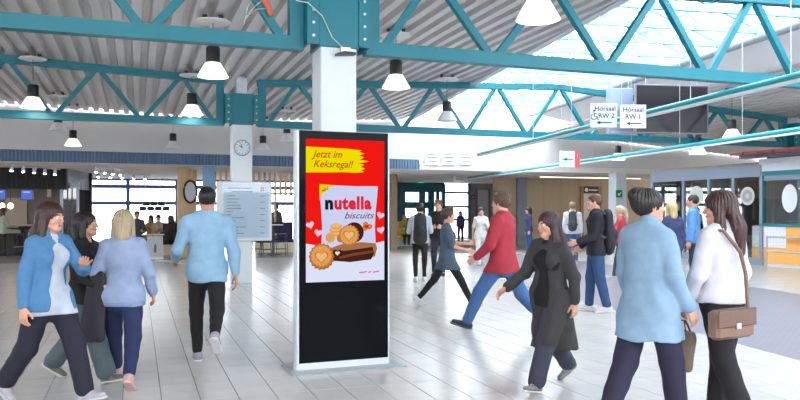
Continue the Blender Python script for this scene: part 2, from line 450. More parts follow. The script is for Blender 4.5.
# grey wall doors behind the woman in white
d3 = sroot('door_3', W(tpx(477, SF), SF), AL); w3 = tpx(488, SF)-tpx(477, SF)
MB().box(0, w3, -.06, 0, 0, 2.6).build('door_leaf', mat('door_grey', S(176, 176, 178), .5), d3)
MB().box(-.08, 0, -.08, 0, 0, 2.68).build('door_post', GREYF, d3); MB().box(w3, w3+.08, -.08, 0, 0, 2.68).build('door_post', GREYF, d3)
MB().tube([(.15, -.12, 1.0), (.3, -.12, 1.0)], .02, 8).build('door_handle', STEEL, d3)
# warm light strip recessed in the corridor soffit
ls = thing('strip_light', 'long warm strip light under the corridor soffit', 'light', W(tpx(540, 18.2), 18.2, 2.95), AL)
LW = tpx(640, 18.2)-tpx(540, 18.2)
MB().box(0, LW, -.08, .08, -.05, -.001).build('housing', WHITEP, ls)
MB().box(.03, LW-.03, -.06, .06, -.06, -.05).build('diffuser', emitmat('warm_strip', (1, .8, .5), 3), ls)
# white column with green sign under the wall
cr = thing('column', 'white square column with a green sign in front of the beige corridor wall', 'column', W(tpx(617.5, SW-.2), SW-.2), AL, 'white square columns')
MB().bbox(-.24, .24, -.24, .24, 0, 2.95, .012).build('shaft', WHITEP, cr)
gs = MB().box(-.26, .02, -.275, -.245, 2.02, 2.3).build('safety_sign', mat('safety_green', S(0, 130, 80), .5), cr)
MB().prism([(-.2, 2.14), (-.13, 2.08), (-.03, 2.2), (-.06, 2.23), (-.13, 2.14), (-.17, 2.18)], -.285, -.274).build('pictogram', MATS['print_white'], gs)
# blue pillar under the fascia
bp_ = thing('column', 'pale blue pillar under the cafe fascia behind the man in the blue shirt', 'column', W(tpx(208.5, SW+.3), SW+.3), AL)
MB().bbox(-.17, .17, -.17, .17, 0, 2.95, .01).build('shaft', mat('pale_blue', S(120, 158, 190), .6), bp_)
tag(bp_, 'pale blue pillar under the cafe fascia behind the man in the blue shirt', 'column')

# ------------------------------------------------------------------ pendant lamps
SHADE = mat('lamp_shade', S(235, 238, 240), .35)
GLOWW = emitmat('lamp_glow', (1, .93, .84), 14)
ROSE = mat('ceiling_rose', S(222, 220, 220), .5)
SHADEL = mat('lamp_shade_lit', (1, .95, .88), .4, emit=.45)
def pendant(px, ybot, label, zb=3.48, Y=None, warm=True):
    Y = Y or (zb-CAMH)*FPX/(HZ-ybot); zb = ZP(ybot, Y)
    p = XY(px, Y); t, s = TS(p.x, p.y); zc = zdeck(t)
    if te(s) < t < tq(s): zc = 4.9
    root = thing('pendant_lamp', label, 'lamp', (p.x, p.y, zb), 0, 'pendant lamps with white cone shades')
    sh = MB().lathe([(.225, 0), (.222, .012), (.115, .2), (.09, .21), (.09, .2), (.108, .19), (.21, .006)], 28, closed=True).build('shade', SHADEL if warm else SHADE, root, smooth=True)
    MB().lathe([(0, .035), (.18, .035), (.18, .045), (0, .045)], 24).build('diffuser', GLOWW if warm else SHADE, sh, smooth=True)
    MB().lathe([(0, .20), (.098, .20), (.1, .21), (.1, .42), (.09, .435), (0, .435)], 20).build('housing', BLACK, root, smooth=True)
    MB().tube([(0, 0, .43), (0, 0, zc-zb-.02)], .006, 6).build('cable', DARK, root)
    ro_ = MB().lathe([(0, -.03), (.2, -.03), (.25, -.015), (.25, 0), (.1, .02), (0, .02)], 24, (0, 0, zc-zb-.09)).build('ceiling_rose', ROSE, root, smooth=True)
    for a in (-1, 1): MB().box(a*.12-.03, a*.12+.03, -.02, .02, zc-zb-.075, zc-zb+.01).build('hanger', DARK, ro_)
    return root
for px, yb_, lb, wm in (
    (33, 108, 'glowing pendant lamp with white cone shade at the far left, nearer of the left pair', True),
    (73, 146, 'small glowing pendant lamp hanging in front of the grey wall above the dark cafe', True),
    (58, 131, 'pendant lamp half hidden behind the far truss between the two glowing lamps at left', False),
    (213, 77, 'large pendant lamp below the near truss, left of the nearest column', True),
    (192, 115, 'pendant lamp hanging inside the far truss, left of the clock column', True),
    (173, 148, 'small unlit pendant lamp against the grey wall left of the clock', False),
    (263, 150, 'small unlit pendant lamp against the grey wall right of the clock', False),
    (287, 141, 'pendant lamp half hidden behind the far truss between clock and display', False),
    (396, 88, 'pendant lamp below the near truss, right of the nearest column', True),
    (447, 121, 'pendant lamp in front of the bright end wall under the skylight edge', False),
    (538, 20, 'large pendant lamp at the top edge, cut off by the frame', True),
    (732, 138, 'lit pendant lamp right of the dark hanging screen', True),
    (618, 160, 'small pendant lamp above the white column with the green sign', True),
    (698, 154, 'small pendant lamp above the grey glass shopfront', True)):
    pendant(px, yb_, lb, zb=3.48 if yb_ < 125 or yb_ == 138 else 3.30, warm=wm, Y={150: 22.5, 148: 22.0, 141: 20.5, 131: 18.5, 146: 20.4, 121: 16.2, 138: 17.5, 160: 22.5, 154: 19.5}.get(yb_))

# ------------------------------------------------------------------ suspended light tubes and direction signs
def light_tube(pxa, ya_, pxb, yb_, zt, label, r=.05):
    Ya, Yb = (zt-CAMH)*FPX/(HZ-ya_), (zt-CAMH)*FPX/(HZ-yb_)
    A, B = XY(pxa, Ya), XY(pxb, Yb)
    L = (B-A).length; rz = math.atan2(-(B.x-A.x), B.y-A.y)
    root = thing('light_tube', label, 'light', (A.x, A.y, zt), rz, 'suspended turquoise light tubes')
    MB().tube([(0, 0, 0), (0, L, 0)], r, 14).build('tube', mat('teal_tube', S(30, 140, 150), .35), root, smooth=True)
    MB().box(-r*.7, r*.7, .02, L-.02, -r-.02, -r*.55).build('diffuser', mat('tube_diffuser', S(205, 215, 215), .4), root)
    k = 1.0
    while k < L-.3:
        p = A+(B-A)*(k/L); t, s = TS(p.x, p.y)
        z = (4.9 if te(s) < t < tq(s) else zdeck(t)) if s < 15.5 else 2.96
        if z > zt+.1: MB().tube([(0, k, r*.8), (0, k, z-zt)], .006, 5).build('wire', STEEL, root)
        k += 2.0
    return root, A, B
lt1, A1, B1 = light_tube(860, 210-.2445*610, 478, 210-.2445*228, 3.1, 'turquoise light tube carrying the two lecture hall signs, upper one')
lt2, A2, B2 = light_tube(880, 210-.1465*630, 468, 210-.1465*218, 2.87, 'pale turquoise light tube carrying the red and white arrow sign, lower one')
SIGNW = mat('sign_white', S(205, 208, 210), .5)
SIGNT = mat('sign_print', S(26, 30, 36), .6)
def sign(px, py, w, h, Y, label, rz, lines=(), arrow=True, wheel=False, red=False, cat='sign', arm=0., tz=3.1):
    z = ZP(py, Y); p = XY(px, Y)
    root = thing('direction_sign', label, cat, (p.x, p.y, z), rz, 'hanging direction signs')
    bd = MB().bbox(-w/2, w/2, -.012, .012, -h/2, h/2, .004).build('board', SIGNW, root)
    for ln, sz, x, zz in lines: text(ln, sz, SIGNT, root, (x, -.0135, zz), align='CENTER', xs=1.05, bold=.0012)
    if arm: MB().bar((0, .012, 0), ((px-400)/FPX*arm, arm, tz-z), .03, .03).build('bracket', STEEL, root)
    if arrow:
        zz = -h*.3 if not red else 0; xr = .0 if not red else -.02; q_ = h/.41
        MB().prism([(-w*(.27 if not red else .38), zz), (-w*.13, zz+.03*q_), (-w*.13, zz+.009*q_), (w*.3+xr*3, zz+.009*q_), (w*.3+xr*3, zz-.009*q_), (-w*.13, zz-.009*q_), (-w*.13, zz-.03*q_)], -.0145, -.012).build('arrow', SIGNT, root)
    if wheel:
        b = MB(); c = (-w*.36, -.02)
        ring = [(math.cos(a)*.05, math.sin(a)*.05) for a in np.linspace(math.radians(110), math.radians(340), 14)]
        b.tube([(c[0]+x, -.014, c[1]+y) for x, y in ring], .006, 5)
        b.tube([(c[0], -.014, c[1]+.08), (c[0]+.005, -.014, c[1]+.01), (c[0]+.05, -.014, c[1]), (c[0]+.07, -.014, c[1]-.05), (c[0]+.085, -.014, c[1]-.05)], .007, 5)
        b.tube([(c[0], -.014, c[1]+.05), (c[0]+.04, -.014, c[1]+.045)], .006, 5)
        b.lathe([(0, -.004), (.016, -.004), (.016, .004), (0, .004)], 10, (0, 0, 0)); o = len(b.v)-40
        b.v[o:] = [(c[0]+x, -.014+zq, c[1]+.1+yq) for x, yq, zq in b.v[o:]]
        b.build('wheelchair_symbol', SIGNT, root)
    if red:
        MB().box(w/2-.13, w/2+.002, -.0155, .0125, -h/2, h/2).build('red_panel', mat('sign_red', S(226, 84, 92), .5), root)
        text('1', .1, SIGNW, root, (w/2-.065, -.0165, .06), align='CENTER')
    return root
def on_tube(px, A, B):                             # depth on a tube under a pixel column
    r = (px-400)/FPX; d = B-A; k = (r*A.y-A.x)/(d.x-r*d.y); return (A+d*k).y
def tube_sign(px, py, wp, hp_, A, B, label, f, **kw):
    Y = on_tube(px+wp/2+2, A, B)-.1; k = Y/FPX
    return sign(px, py, wp*k, hp_*k, Y, label, 0, f(wp*k, hp_*k), arm=on_tube(px, A, B)-Y, **kw)
tube_sign(603.5, 115.5, 27, 24, A1, B1, 'hanging white sign reading Hörsaal RW 2 with wheelchair symbol and arrow', lambda w, h: (('Hörsaal', h*.27, w*.05, h*.2), ('RW 2', h*.27, w*.1, -h*.1)), wheel=True)
tube_sign(633, 116.5, 26, 23.5, A1, B1, 'hanging white sign reading Hörsaal RW 1 with an arrow', lambda w, h: (('Hörsaal', h*.27, 0, h*.2), ('RW 1', h*.27, 0, -h*.1)))
tube_sign(569.5, 159.3, 20, 16.5, A2, B2, 'hanging white arrow sign with a red end panel', lambda w, h: (), red=True, tz=2.87)
for i, px in enumerate((432.5, 449, 466.5)):
    Ym = Yat(px, 15.5); r_ = sign(px, 158.3, 15.5*Ym/FPX, 13*Ym/FPX, Ym, ('left', 'middle', 'right')[i]+' one of three white signs hanging in a row before the bright wall', AL, (), arrow=False)
    for k, (a, b_, z) in enumerate(((-.17, .1, .12), (-.2, .17, .03), (-.15, .15, -.1))): MB().box(a, b_, -.0135, -.012, z-.016, z+.016).build('print_line', mat('print_grey', S(70, 74, 80), .6), r_)
    for x in (-.2, .2): MB().tube([(x, 0, 0), (x, .11, 0)], .02, 6).build('spacer', STEEL, r_)
r_ = sign(459.5, 177, .52, .36, 30, 'small white notice hanging from the soffit above the entrance', AL, (), arrow=False)
for z in (.08, 0, -.08): MB().box(-.18, .18, -.0135, -.012, z-.018, z+.018).build('print_line', MATS['print_grey'], r_)
for x in (-.2, .2): MB().tube([(x, 0, .17), (x, 0, .35)], .006, 5).build('wire', STEEL, r_)
r_ = thing('exit_sign', 'small green exit sign above the entrance door', 'sign', W(tpx(421, SF-.6), SF-.6, ZT(421, 181, SF-.6)), AL, 'green exit signs')
MB().box(-.16, .16, -.02, .02, -.1, .1).build('panel', emitmat('exit_green', S(30, 170, 90), 1.2), r_)
MB().prism([(-.1, 0), (0, .07), (0, .03), (.1, .03), (.1, -.03), (0, -.03), (0, -.07)], -.025, -.02).build('pictogram', SIGNW, r_)
MB().tube([(0, 0, .1), (0, 0, 2.95-ZT(421, 181, SF-.6))], .01, 6).build('rod', DARK, r_)

# ------------------------------------------------------------------ dark hanging screen
Yq = 15.6; q = XY(671.5, Yq)
ds = thing('hanging_screen', 'large dark glossy screen hanging behind the lecture hall signs', 'screen', (q.x, q.y, ZP(134, Yq)), BE*.8)
hw = 39.5*Yq/FPX; hh = 49*Yq/FPX
MB().bbox(-hw, hw, -.03, .03, 0, hh, .01).build('housing', mat('screen_edge', S(120, 112, 122), .4), ds)
MB().box(-hw+.03, hw-.03, -.036, -.03, .03, hh-.03).build('display', mat('dark_glass', S(46, 42, 48), .05, spec=.6), ds)
for x in (-hw*.7, hw*.7): MB().tube([(x, 0, hh), (x, 0, 4.55-ZP(134, Yq))], .008, 6).build('wire', STEEL, ds)
q = XY(620, Yq+.35)
sv = thing('silver_panel', 'silver sheet metal cabinet hanging left of the dark screen', 'cabinet', (q.x, q.y, ZP(134, Yq+.3)), BE*.8)
MB().bbox(-.27, .27, -.08, .12, 0, hh*.95, .012).build('body', mat('silver_sheet', S(140, 154, 174), .4, metal=.2), sv)
MB().box(-.255, .255, -.088, -.08, .06, hh*.5).build('door', mat('silver_sheet2', S(120, 124, 138), .35, metal=.3), sv)
for x in (-.2, .2): MB().tube([(x, 0, hh*.95), (x, 0, 4.85-ZP(134, Yq+.3))], .008, 6).build('wire', STEEL, sv)

# ------------------------------------------------------------------ advertising display
kz = .06
KL = XY(299, (CAMH-kz)*FPX/(365.5-HZ)); KR = XY(388, (CAMH-kz)*FPX/(358.6-HZ))
kc = (KL+KR)/2; KW = (KR-KL).length; krz = math.atan2(KR.y-KL.y, KR.x-KL.x); KD = .16
kb = Vector((kc.x-math.sin(krz)*KD/2, kc.y+math.cos(krz)*KD/2, 0))
ki = thing('advertising_display', 'tall black digital advertising display with white frame showing a red biscuit advertisement', 'display', kb, krz)
KH = 2.315; yf = -KD/2
KWH = mat('display_frame_white', S(206, 212, 220), .35)
MB().bbox(-KW/2-.1, KW/2+.14, -.26, .26, 0, .012, .003).build('base_plate', mat('base_grey', S(168, 176, 184), .4, metal=.3), ki)
MB().bbox(-KW/2, KW/2, yf+.012, KD/2, .012, KH-.01, .01).build('housing', DARK, ki)
for sx in (-1, 1):
    a = sx*KW/2; prof = []
    for k in range(13):
        th = math.pi*k/12; prof.append((a+sx*.032*math.sin(th), -math.cos(th)*KD/2))
    vs = [(x, y, z) for z in (.012, KH+.005) for x, y in prof]+[]
    n = 13; b = MB(); fs = [(i, i+1, i+1+n, i+n) if sx > 0 else (i+n, i+1+n, i+1, i) for i in range(n-1)]
    fs += [tuple(range(n)) if sx < 0 else tuple(range(n-1, -1, -1)), tuple(range(n, 2*n)) if sx > 0 else tuple(range(2*n-1, n-1, -1)), (0, n, 2*n-1, n-1)]
    b.add(vs, fs); b.build('side_frame', KWH, ki, smooth=True)
MB().box(-KW/2, KW/2, yf-.0, yf+.012, .012, .075).build('bottom_trim', KWH, ki)
MB().box(-KW/2, KW/2, yf, yf+.012, .075, KH).build('front_glass', mat('black_glass', (.006, .007, .009), .06, spec=.03), ki)
sw_, sh_ = .80, 1.385; z0 = .852; x0 = -KW/2+.067
E = .46
scr = MB().box(x0, x0+sw_, yf-.003, yf, z0, z0+sh_).build('screen', emitmat('scr_red', S(240, 26, 20), E), ki)
LY = [0]
def lay():
    LY[0] += 1; return yf-.003-.0006*LY[0]
def N(u, w): return (x0+u*sw_, z0+(1-w)*sh_)
def flat(name, pts, c, key):
    y1 = lay(); b = MB().prism([N(*p) for p in pts], y1, y1+.0006); b.f = b.f[:1]; b.v = b.v[:len(pts)]
    return b.build(name, emitmat('scr_'+key, c, E), scr)
def disc(cx, cy, rx, n=24, ry=None, rot=0):
    ry = rx if ry is None else ry; out = []
    for k in range(n):
        a = -2*math.pi*k/n; ex, ey = math.cos(a)*rx, math.sin(a)*ry
        out.append((cx+ex*math.cos(rot)-ey*math.sin(rot), cy+(ex*math.sin(rot)+ey*math.cos(rot))*sw_/sh_))
    return out[::-1]
def wavy(cx, cy, r, n=56, k=18, amp=.05):
    out = []
    for i in range(n*2):
        a = 2*math.pi*i/(n*2); rr = r*(1+amp*math.cos(k*a)); out.append((cx+rr*math.cos(a), cy+rr*math.sin(a)*sw_/sh_))
    return out
def heart(cx, cy, r, rot=0.):
    out = []
    for i in range(28):
        a = 2*math.pi*i/28; X = math.sin(a)**3; Yh = (13*math.cos(a)-5*math.cos(2*a)-2*math.cos(3*a)-math.cos(4*a))/16
        X, Yh = X*math.cos(rot)-Yh*math.sin(rot), X*math.sin(rot)+Yh*math.cos(rot)
        out.append((cx+r*X, cy-r*Yh*sw_/sh_))
    return out
# pale lower field with a curved upper edge
flat('lower_field', [(0, 1), (1, 1), (1, .72)]+[(1-k/12, .72+.035*math.sin(math.pi*k/12)+.01*k/12) for k in range(1, 13)], S(222, 226, 248), 'pale')
# yellow brush stroke
ys = [(0, .235), (.3, .232), (.48, .228), (.62, .232), (.735, .225), (.70, .212), (.75, .2), (.69, .188), (.735, .172), (.66, .165), (.80, .148), (.68, .138), (.735, .12), (.67, .108), (.74, .094), (.67, .082), (.70, .07), (.5, .062), (.25, .058), (0, .055)]
flat('brush_stroke', ys, S(240, 222, 0), 'yellow')
def stext(body, u, w, size, c, key, shear=0., bold=0., xs=1., name='lettering', space=1.):
    X, Z = N(u, w); return text(body, size, emitmat('scr_'+key, c, E), scr, (X, lay(), Z), shear=shear, bold=bold, name=name, xs=xs, space=space)
stext('Jetzt im', .085, .128, .098, S(196, 70, 20), 'rust', .35, .001, .96)
stext('Keksregal!', .085, .196, .098, S(196, 70, 20), 'rust', .35, .001, .96)
# pouch
pou = [(.195, .80), (.19, .74), (.20, .62), (.185, .48), (.175, .40), (.165, .315), (.35, .322), (.62, .327), (.915, .325), (.905, .40), (.885, .5), (.875, .62), (.885, .74), (.88, .82), (.55, .83)]
flat('pouch', pou, S(206, 210, 242), 'pouch')
flat('pouch_corner', [(.168, .43), (.2, .385), (.27, .345), (.37, .322), (.165, .315)], S(240, 208, 20), 'gold')
t_ = stext('NEU', .20, .372, .035, S(70, 60, 20), 'neu', .1, .0005); t_.rotation_euler = (0, -.45, 0)
stext('n', .235, .487, .168, S(28, 26, 34), 'ink', 0, .0095, .98)
stext('utella', .35, .487, .168, S(222, 40, 60), 'logo', 0, .0085, .93, space=1.1)
stext('biscuits', .475, .556, .088, S(110, 66, 52), 'brown', .35, .0005, 1.15)
BIS, BIS2, CHO = S(226, 160, 88), S(196, 118, 52), S(70, 34, 26)
for cx, cy, r in ((.37, .66, .075), (.36, .635, .075), (.375, .61, .075)):
    flat('biscuit', disc(cx, cy, r, ry=r*.5), BIS, 'bis'); flat('biscuit', disc(cx, cy-.006, r*.85, ry=r*.36), S(240, 186, 120), 'bisl')
flat('biscuit', wavy(.30, .69, .06), BIS, 'bis'); flat('biscuit', wavy(.43, .695, .05), BIS2, 'bisd')
for cx, cy in ((.75, .60), (.8, .615), (.74, .625)): flat('hazelnut', disc(cx, cy, .035), S(226, 120, 50), 'nut')
flat('hazelnut', heart(.76, .615, .03), S(196, 40, 40), 'nutr')
# chocolate roll and tray
flat('plate', [(.30, .82), (.32, .76), (.45, .735), (.70, .725), (.88, .735), (.9, .77), (.87, .83), (.60, .855)], S(166, 112, 76), 'tray')
flat('chocolate', [(.28, .85), (.34, .79), (.55, .78), (.84, .76), (.86, .81), (.82, .85), (.55, .865)], CHO, 'cho')
flat('chocolate', [(.40, .825), (.6, .80), (.84, .785), (.85, .80), (.62, .82), (.42, .84)], S(122, 66, 44), 'chol')
flat('biscuit', disc(.60, .655, .125), CHO, 'cho')
flat('biscuit', wavy(.535, .675, .128), BIS2, 'bisd'); flat('biscuit', wavy(.535, .673, .112), BIS, 'bis')
flat('biscuit_heart', heart(.535, .675, .075), BIS2, 'bisd'); flat('biscuit_heart', heart(.535, .675, .062), S(240, 186, 120), 'bisl')
flat('biscuit', wavy(.19, .822, .155), S(150, 84, 36), 'bisx'); flat('biscuit', wavy(.185, .818, .15), BIS2, 'bisd'); flat('biscuit', wavy(.185, .816, .125), BIS, 'bis')
flat('biscuit_heart', heart(.185, .822, .085), BIS2, 'bisd'); flat('biscuit_heart', heart(.185, .822, .07), S(240, 186, 120), 'bisl')
flat('heart', heart(.385, .80, .06), CHO, 'cho'); flat('heart', heart(.385, .80, .03), S(235, 225, 220), 'cream')
for cx, cy, r, ro in ((.045, .60, .05, .3), (.145, .655, .05, -.2), (.945, .64, .05, .2), (.94, .535, .05, -.3)):
    flat('heart', heart(cx, cy, r, ro), S(246, 196, 214), 'pink')
for a, b_ in ((.66, .76), (.78, .82), (.84, .92)): flat('print_line', [(a, .945), (b_, .94), (b_, .932), (a, .937)], S(220, 90, 110), 'pinkr')

# small bracket box with cable on the nearest column
br = thing('junction_device', 'small black device with loose cables on the nearest white column', 'device', W(.06, -.205, 3.24), AL)
MB().prism([(-.11, 0), (.11, .02), (.11, .045), (-.02, .05), (-.11, .02)], -.10, -.02).build('body', BLACK, br)
MB().box(-.05, .06, -.06, 0, .04, .1).build('clip', STEEL, br)
MB().tube([(-.02, -.05, .09), (-.14, -.03, .2), (-.26, -.06, .42), (-.42, -.06, .55), (-.55, -.06, .56)], .006, 6).build('cable', mat('cable_grey', S(190, 190, 186), .5), br)
cbn = thing('cable_bundle', 'orange cable bundle tied to the diagonal of the near left truss', 'cable', W(-.72, -.08, 3.66), AL)
MB().tube([(0, 0, .0), (-.05, 0, .12), (-.14, 0, .24), (-.2, 0, .3)], [.03, .035, .03, .015], 8).build('bundle', mat('cable_orange', S(196, 100, 70), .5), cbn)
for k in range(3): MB().tube([(-.03-.06*k, 0, .08+.09*k), (-.16-.05*k, 0, .06), (-.3, 0, -.05-.04*k)], .004, 5).build('cable', MATS['cable_grey'], cbn)

# ------------------------------------------------------------------ clock and notice board
zc = ZT(242, 148, 7.6)
ck = thing('wall_clock', 'small round white wall clock on the column above the notice board', 'clock', W(tpx(242, 7.58), 7.58, zc), AL)
b = MB().lathe([(0, 0), (.165, 0), (.17, .01), (.17, .04), (.15, .05), (.15, .04), (0, .04)], 28); b.v = [(x, -z, y) for x, y, z in b.v]; b.build('case', mat('clock_rim', S(150, 158, 166), .35), ck, smooth=True)
b = MB().lathe([(0, 0), (.148, 0)], 28); b.v = [(x, -.042, y) for x, y, z in b.v]; b.build('dial', mat('clock_dial', S(205, 215, 222), .5), ck)
for k in range(12):
    a = math.pi*k/6; MB().bar((math.sin(a)*.118, -.044, math.cos(a)*.118), (math.sin(a)*.138, -.044, math.cos(a)*.138), .012, .003, up=(0, 1, 0)).build('hour_mark', SIGNT, ck)
for a, l, w in ((math.radians(-52), .075, .016), (math.radians(-18), .11, .011)):
    MB().bar((0, -.047, 0), (math.sin(a)*l, -.047, math.cos(a)*l), w, .003, up=(0, 1, 0)).build('hand', SIGNT, ck)
SB = 7.45
ta, tb2 = tpx(217, SB), tpx(272, SB); za, zb_ = ZT(244, 241, SB), ZT(244, 181.5, SB)
nb = thing('notice_board', 'white glazed notice board with printed list and red logo on the clock column', 'notice board', W((ta+tb2)/2, SB, za), AL)
BW, BH = tb2-ta, zb_-za
MB().bbox(-BW/2, BW/2, .02, .12, 0, BH, .008).build('case', mat('board_frame', S(200, 206, 208), .45), nb)
MB().box(-BW/2+.14, BW/2-.07, .012, .022, .07, BH-.05).build('sheet', mat('board_sheet', S(172, 188, 198), .5), nb)
MB().box(-BW/2+.12, BW/2-.05, -.002, .002, .05, BH-.03).build('glass_door', glassmat('board_glass', (.96, .98, 1), .025), nb)
MB().box(BW/2-.24, BW/2-.16, .008, .011, BH-.2, BH-.11).build('logo', mat('logo_red', S(190, 60, 70), .6), nb)
PR = mat('board_print', S(96, 108, 120), .6)
rr = random.Random(3)
MB().box(-BW/2+.22, BW/2-.42, .008, .0115, BH-.15, BH-.13).build('print_line', PR, nb)
MB().box(-BW/2+.30, BW/2-.40, .008, .0115, BH-.225, BH-.20).build('print_line', PR, nb)
for k in range(13):
    z = BH-.30-k*.065
    MB().box(-BW/2+.2, -BW/2+.2+rr.uniform(.1, .4), .008, .0115, z-.007, z+.007).build('print_line', PR, nb)
    if k % 2 == 0: MB().box(BW/2-.25, BW/2-.15, .008, .0115, z-.007, z+.007).build('print_line', PR, nb)

# ------------------------------------------------------------------ glass shopfront and booth on the right
SHOPF = mat('shop_frame', S(128, 140, 158), .45)
bc = G(762, 265.5); bt, bs = TS(bc.x, bc.y)       # corner of booth; front runs along the deep axis at t = bt
def upx(px): # depth coordinate on line t = bt seen at pixel column
    r = (px-400)/FPX; o = W(bt, 0); return (o.x-r*o.y)/(SA+r*CA)
shop = thing('shopfront', 'grey framed glass shopfront behind the walking women on the right', 'shopfront', W(bt, bs), AL)
ss = [upx(p)-bs for p in (762, 734, 709.5, 684, 653)]
for x in ss: MB().box(-.05, .05, x-.05, x+.05, 0, 2.80).build('mullion', SHOPF, shop)
MB().box(-.06, .06, ss[0], ss[-1]+.05, 2.48, 2.82).build('top_beam', SHOPF, shop)
MB().box(-.06, .06, ss[0], ss[-1]+.05, 0, .2).build('bottom_beam', SHOPF, shop)
SG = glassmat('shop_glass', (.8, .84, .86), .16)
for i in range(4): MB().box(-.008, .008, ss[i]+.05, ss[i+1]-.05, .2, 2.48).build('pane', SG, shop)
b = MB().lathe([(0, 0), (.26, 0)], 28); b.v = [(-.012, y+(ss[0]+ss[1])/2, x+1.95) for x, y, z in b.v]; b.build('decal', mat('decal_white', S(196, 196, 196), .6), shop)
b = MB().lathe([(.07, 0), (.19, 0)], 28); b.v = [(-.014, y+(ss[0]+ss[1])/2, x+1.95) for x, y, z in b.v]; b.build('decal', mat('decal_grey', S(160, 160, 160), .6), shop)
b = MB().lathe([(0, 0), (.3, 0)], 28); b.v = [(-.012, y+(ss[2]+ss[3])/2, x+2.0) for x, y, z in b.v]; b.build('decal', MATS['decal_white'], shop)
# shop interior
SI = mat('shop_interior', S(150, 140, 134), .8, noise=.1, nscale=3)
wsx = sroot('wall_shop', W(bt, bs), AL)
MB().box(3.2, 3.3, 0, ss[-1], 0, 2.8).build('wall_panel', SI, wsx)
MB().box(.1, 3.2, ss[-1]-.02, ss[-1]+.05, 0, 2.8).build('wall_panel', SI, wsx)
MB().box(.06, 3.3, 0, ss[-1], 2.8, 2.9).build('ceiling_panel', SI, wsx)
sfu = thing('shop_shelf', 'tall white shop shelf with goods behind the leftmost shopfront pane', 'shelf', W(bt+.7, bs+(ss[3]+ss[4])/2), AL)
for z in (.02, .5, 1.0, 1.5, 2.0, 2.4): MB().box(-.2, .2, -.55, .55, z, z+.03).build('shelf_board', mat('shelf_dark', S(70, 66, 70), .5), sfu)
for y in (-.57, 0, .57): MB().box(-.2, .2, y-.02, y+.02, 0, 2.43).build('upright', MATS['shelf_dark'], sfu)
for i, z in enumerate((.53, 1.03, 1.53, 2.03)):
    for j, y in enumerate((-.42, -.14, .14, .42)):
        o = MB().bbox(-.1, .1, -.11, .11, 0, .3 if (i+j) % 2 else .24, .01).build('carton', mat('carton_white', S(225, 225, 230), .6), None, W(bt, bs)+Vector((CA*.7-SA*(y+(ss[3]+ss[4])/2), SA*.7+CA*(y+(ss[3]+ss[4])/2), z)), AL)
        tag(o, 'white carton on the %s shelf, %s of four, behind the leftmost shopfront pane' % (('lowest', 'second', 'third', 'top')[i], ('nearest', 'second', 'third', 'farthest')[j]), 'carton', 'white cartons on the shop shelf')
# booth
bo = thing('ticket_booth', 'turquoise framed service booth with orange and white counter panels at the right edge', 'booth', W(bt, bs), AL)
L2 = -4.2
ORA = mat('orange_panel', S(240, 178, 96), .5, noise=.04, nscale=3)
PERF = mat('perforated_white', S(222, 222, 228), .5)
ye = [0.35]+[upx(p)-bs for p in (786, 815, 850)]
sill = 1.13
MB().box(.06, .14, L2, .35, 0, sill).build('core', WHITEP, bo)
MB().box(.0, .06, ye[1]+.005, ye[0], .52, sill-.03).build('white_panel', PERF, bo)
MB().box(.0, .06, ye[1]+.005, ye[0], .08, .51).build('orange_panel', ORA, bo)
MB().box(.0, .06, ye[2]+.005, ye[1]-.005, .08, sill-.03).build('orange_panel', ORA, bo)
MB().box(.0, .06, L2, ye[2]-.005, .52, sill-.03).build('white_panel', PERF, bo)
MB().box(.0, .06, L2, ye[2]-.005, .08, .51).build('orange_panel', ORA, bo)
MB().box(.02, .08, L2, ye[0], 0, .08).build('plinth', WHITEP, bo)
hb = MB()
for i in range(10):
    for j in range(6): hb.box(-.003, 0, ye[1]+.08+i*.105, ye[1]+.095+i*.105, .58+j*.085, .595+j*.085)
hb.build('perforation', mat('hole_grey', S(150, 150, 158), .7), bo)['kind'] = 'stuff'
MB().box(-.05, .14, L2, .06, sill-.03, sill+.05).build('sill', TEAL, bo)
for y in (0, ye[1]-1.4, L2): MB().box(-.04, .08, y-.06, y+.06, sill, 2.56).build('post', TEAL, bo)
MB().box(-.045, .09, L2, .06, 2.5, 2.62).build('head_rail', TEAL, bo)
MB().box(.0, .05, L2, 0, 2.36, 2.5).build('blind_box', SHOPF, bo)
MB().box(-.05, .2, L2, .06, 2.62, 2.97).build('fascia', WHITEP, bo)
MB().box(.0, .02, -1.35, -.06, sill+.05, 2.36).build('pane', SG, bo); MB().box(.0, .02, L2+.06, -1.45, sill+.05, 2.36).build('pane', SG, bo)
MB().box(-.02, .05, -1.45, -1.37, sill, 2.4).build('mullion', TEAL, bo)
b = MB().lathe([(0, 0), (.26, 0)], 28); b.v = [(-.004, y*.95-.92, x*1.45+1.86) for x, y, z in b.v]; b.build('decal', mat('decal_bright', S(220, 224, 230), .6), bo)
MB().box(.2, 3.6, L2, .1, 2.9, 2.96).build('roof', WHITEP, bo)
MB().box(3.0, 3.1, L2, .1, 0, 2.9).build('rear_wall', mat('booth_dark', S(110, 96, 90), .8), bo)
MB().box(.06, 3.1, .05, .12, 0, 2.9).build('side_wall', mat('booth_side', S(170, 168, 166), .8), bo)
MB().box(-.3, .0, ye[1]-.9, ye[1]-.1, .82, .86).build('counter_ledge', ORA, bo)
cn = thing('timber_canopy', 'flat reddish canopy boards lying on top of the booth roof', 'canopy', W(bt, bs, 2.98), AL)
for k in range(5): MB().box(-.9+.0*k, 1.8, -2.2+k*.5, -1.75+k*.5, .08, .15).build('board', mat('red_board', S(150, 70, 72), .6, noise=.1), cn)
for k in (-.4, .6, 1.3): MB().box(k-.12, k+.12, -2.2, .3, .0, .08).build('bearer', mat('bearer_grey', S(110, 108, 122), .6), cn)
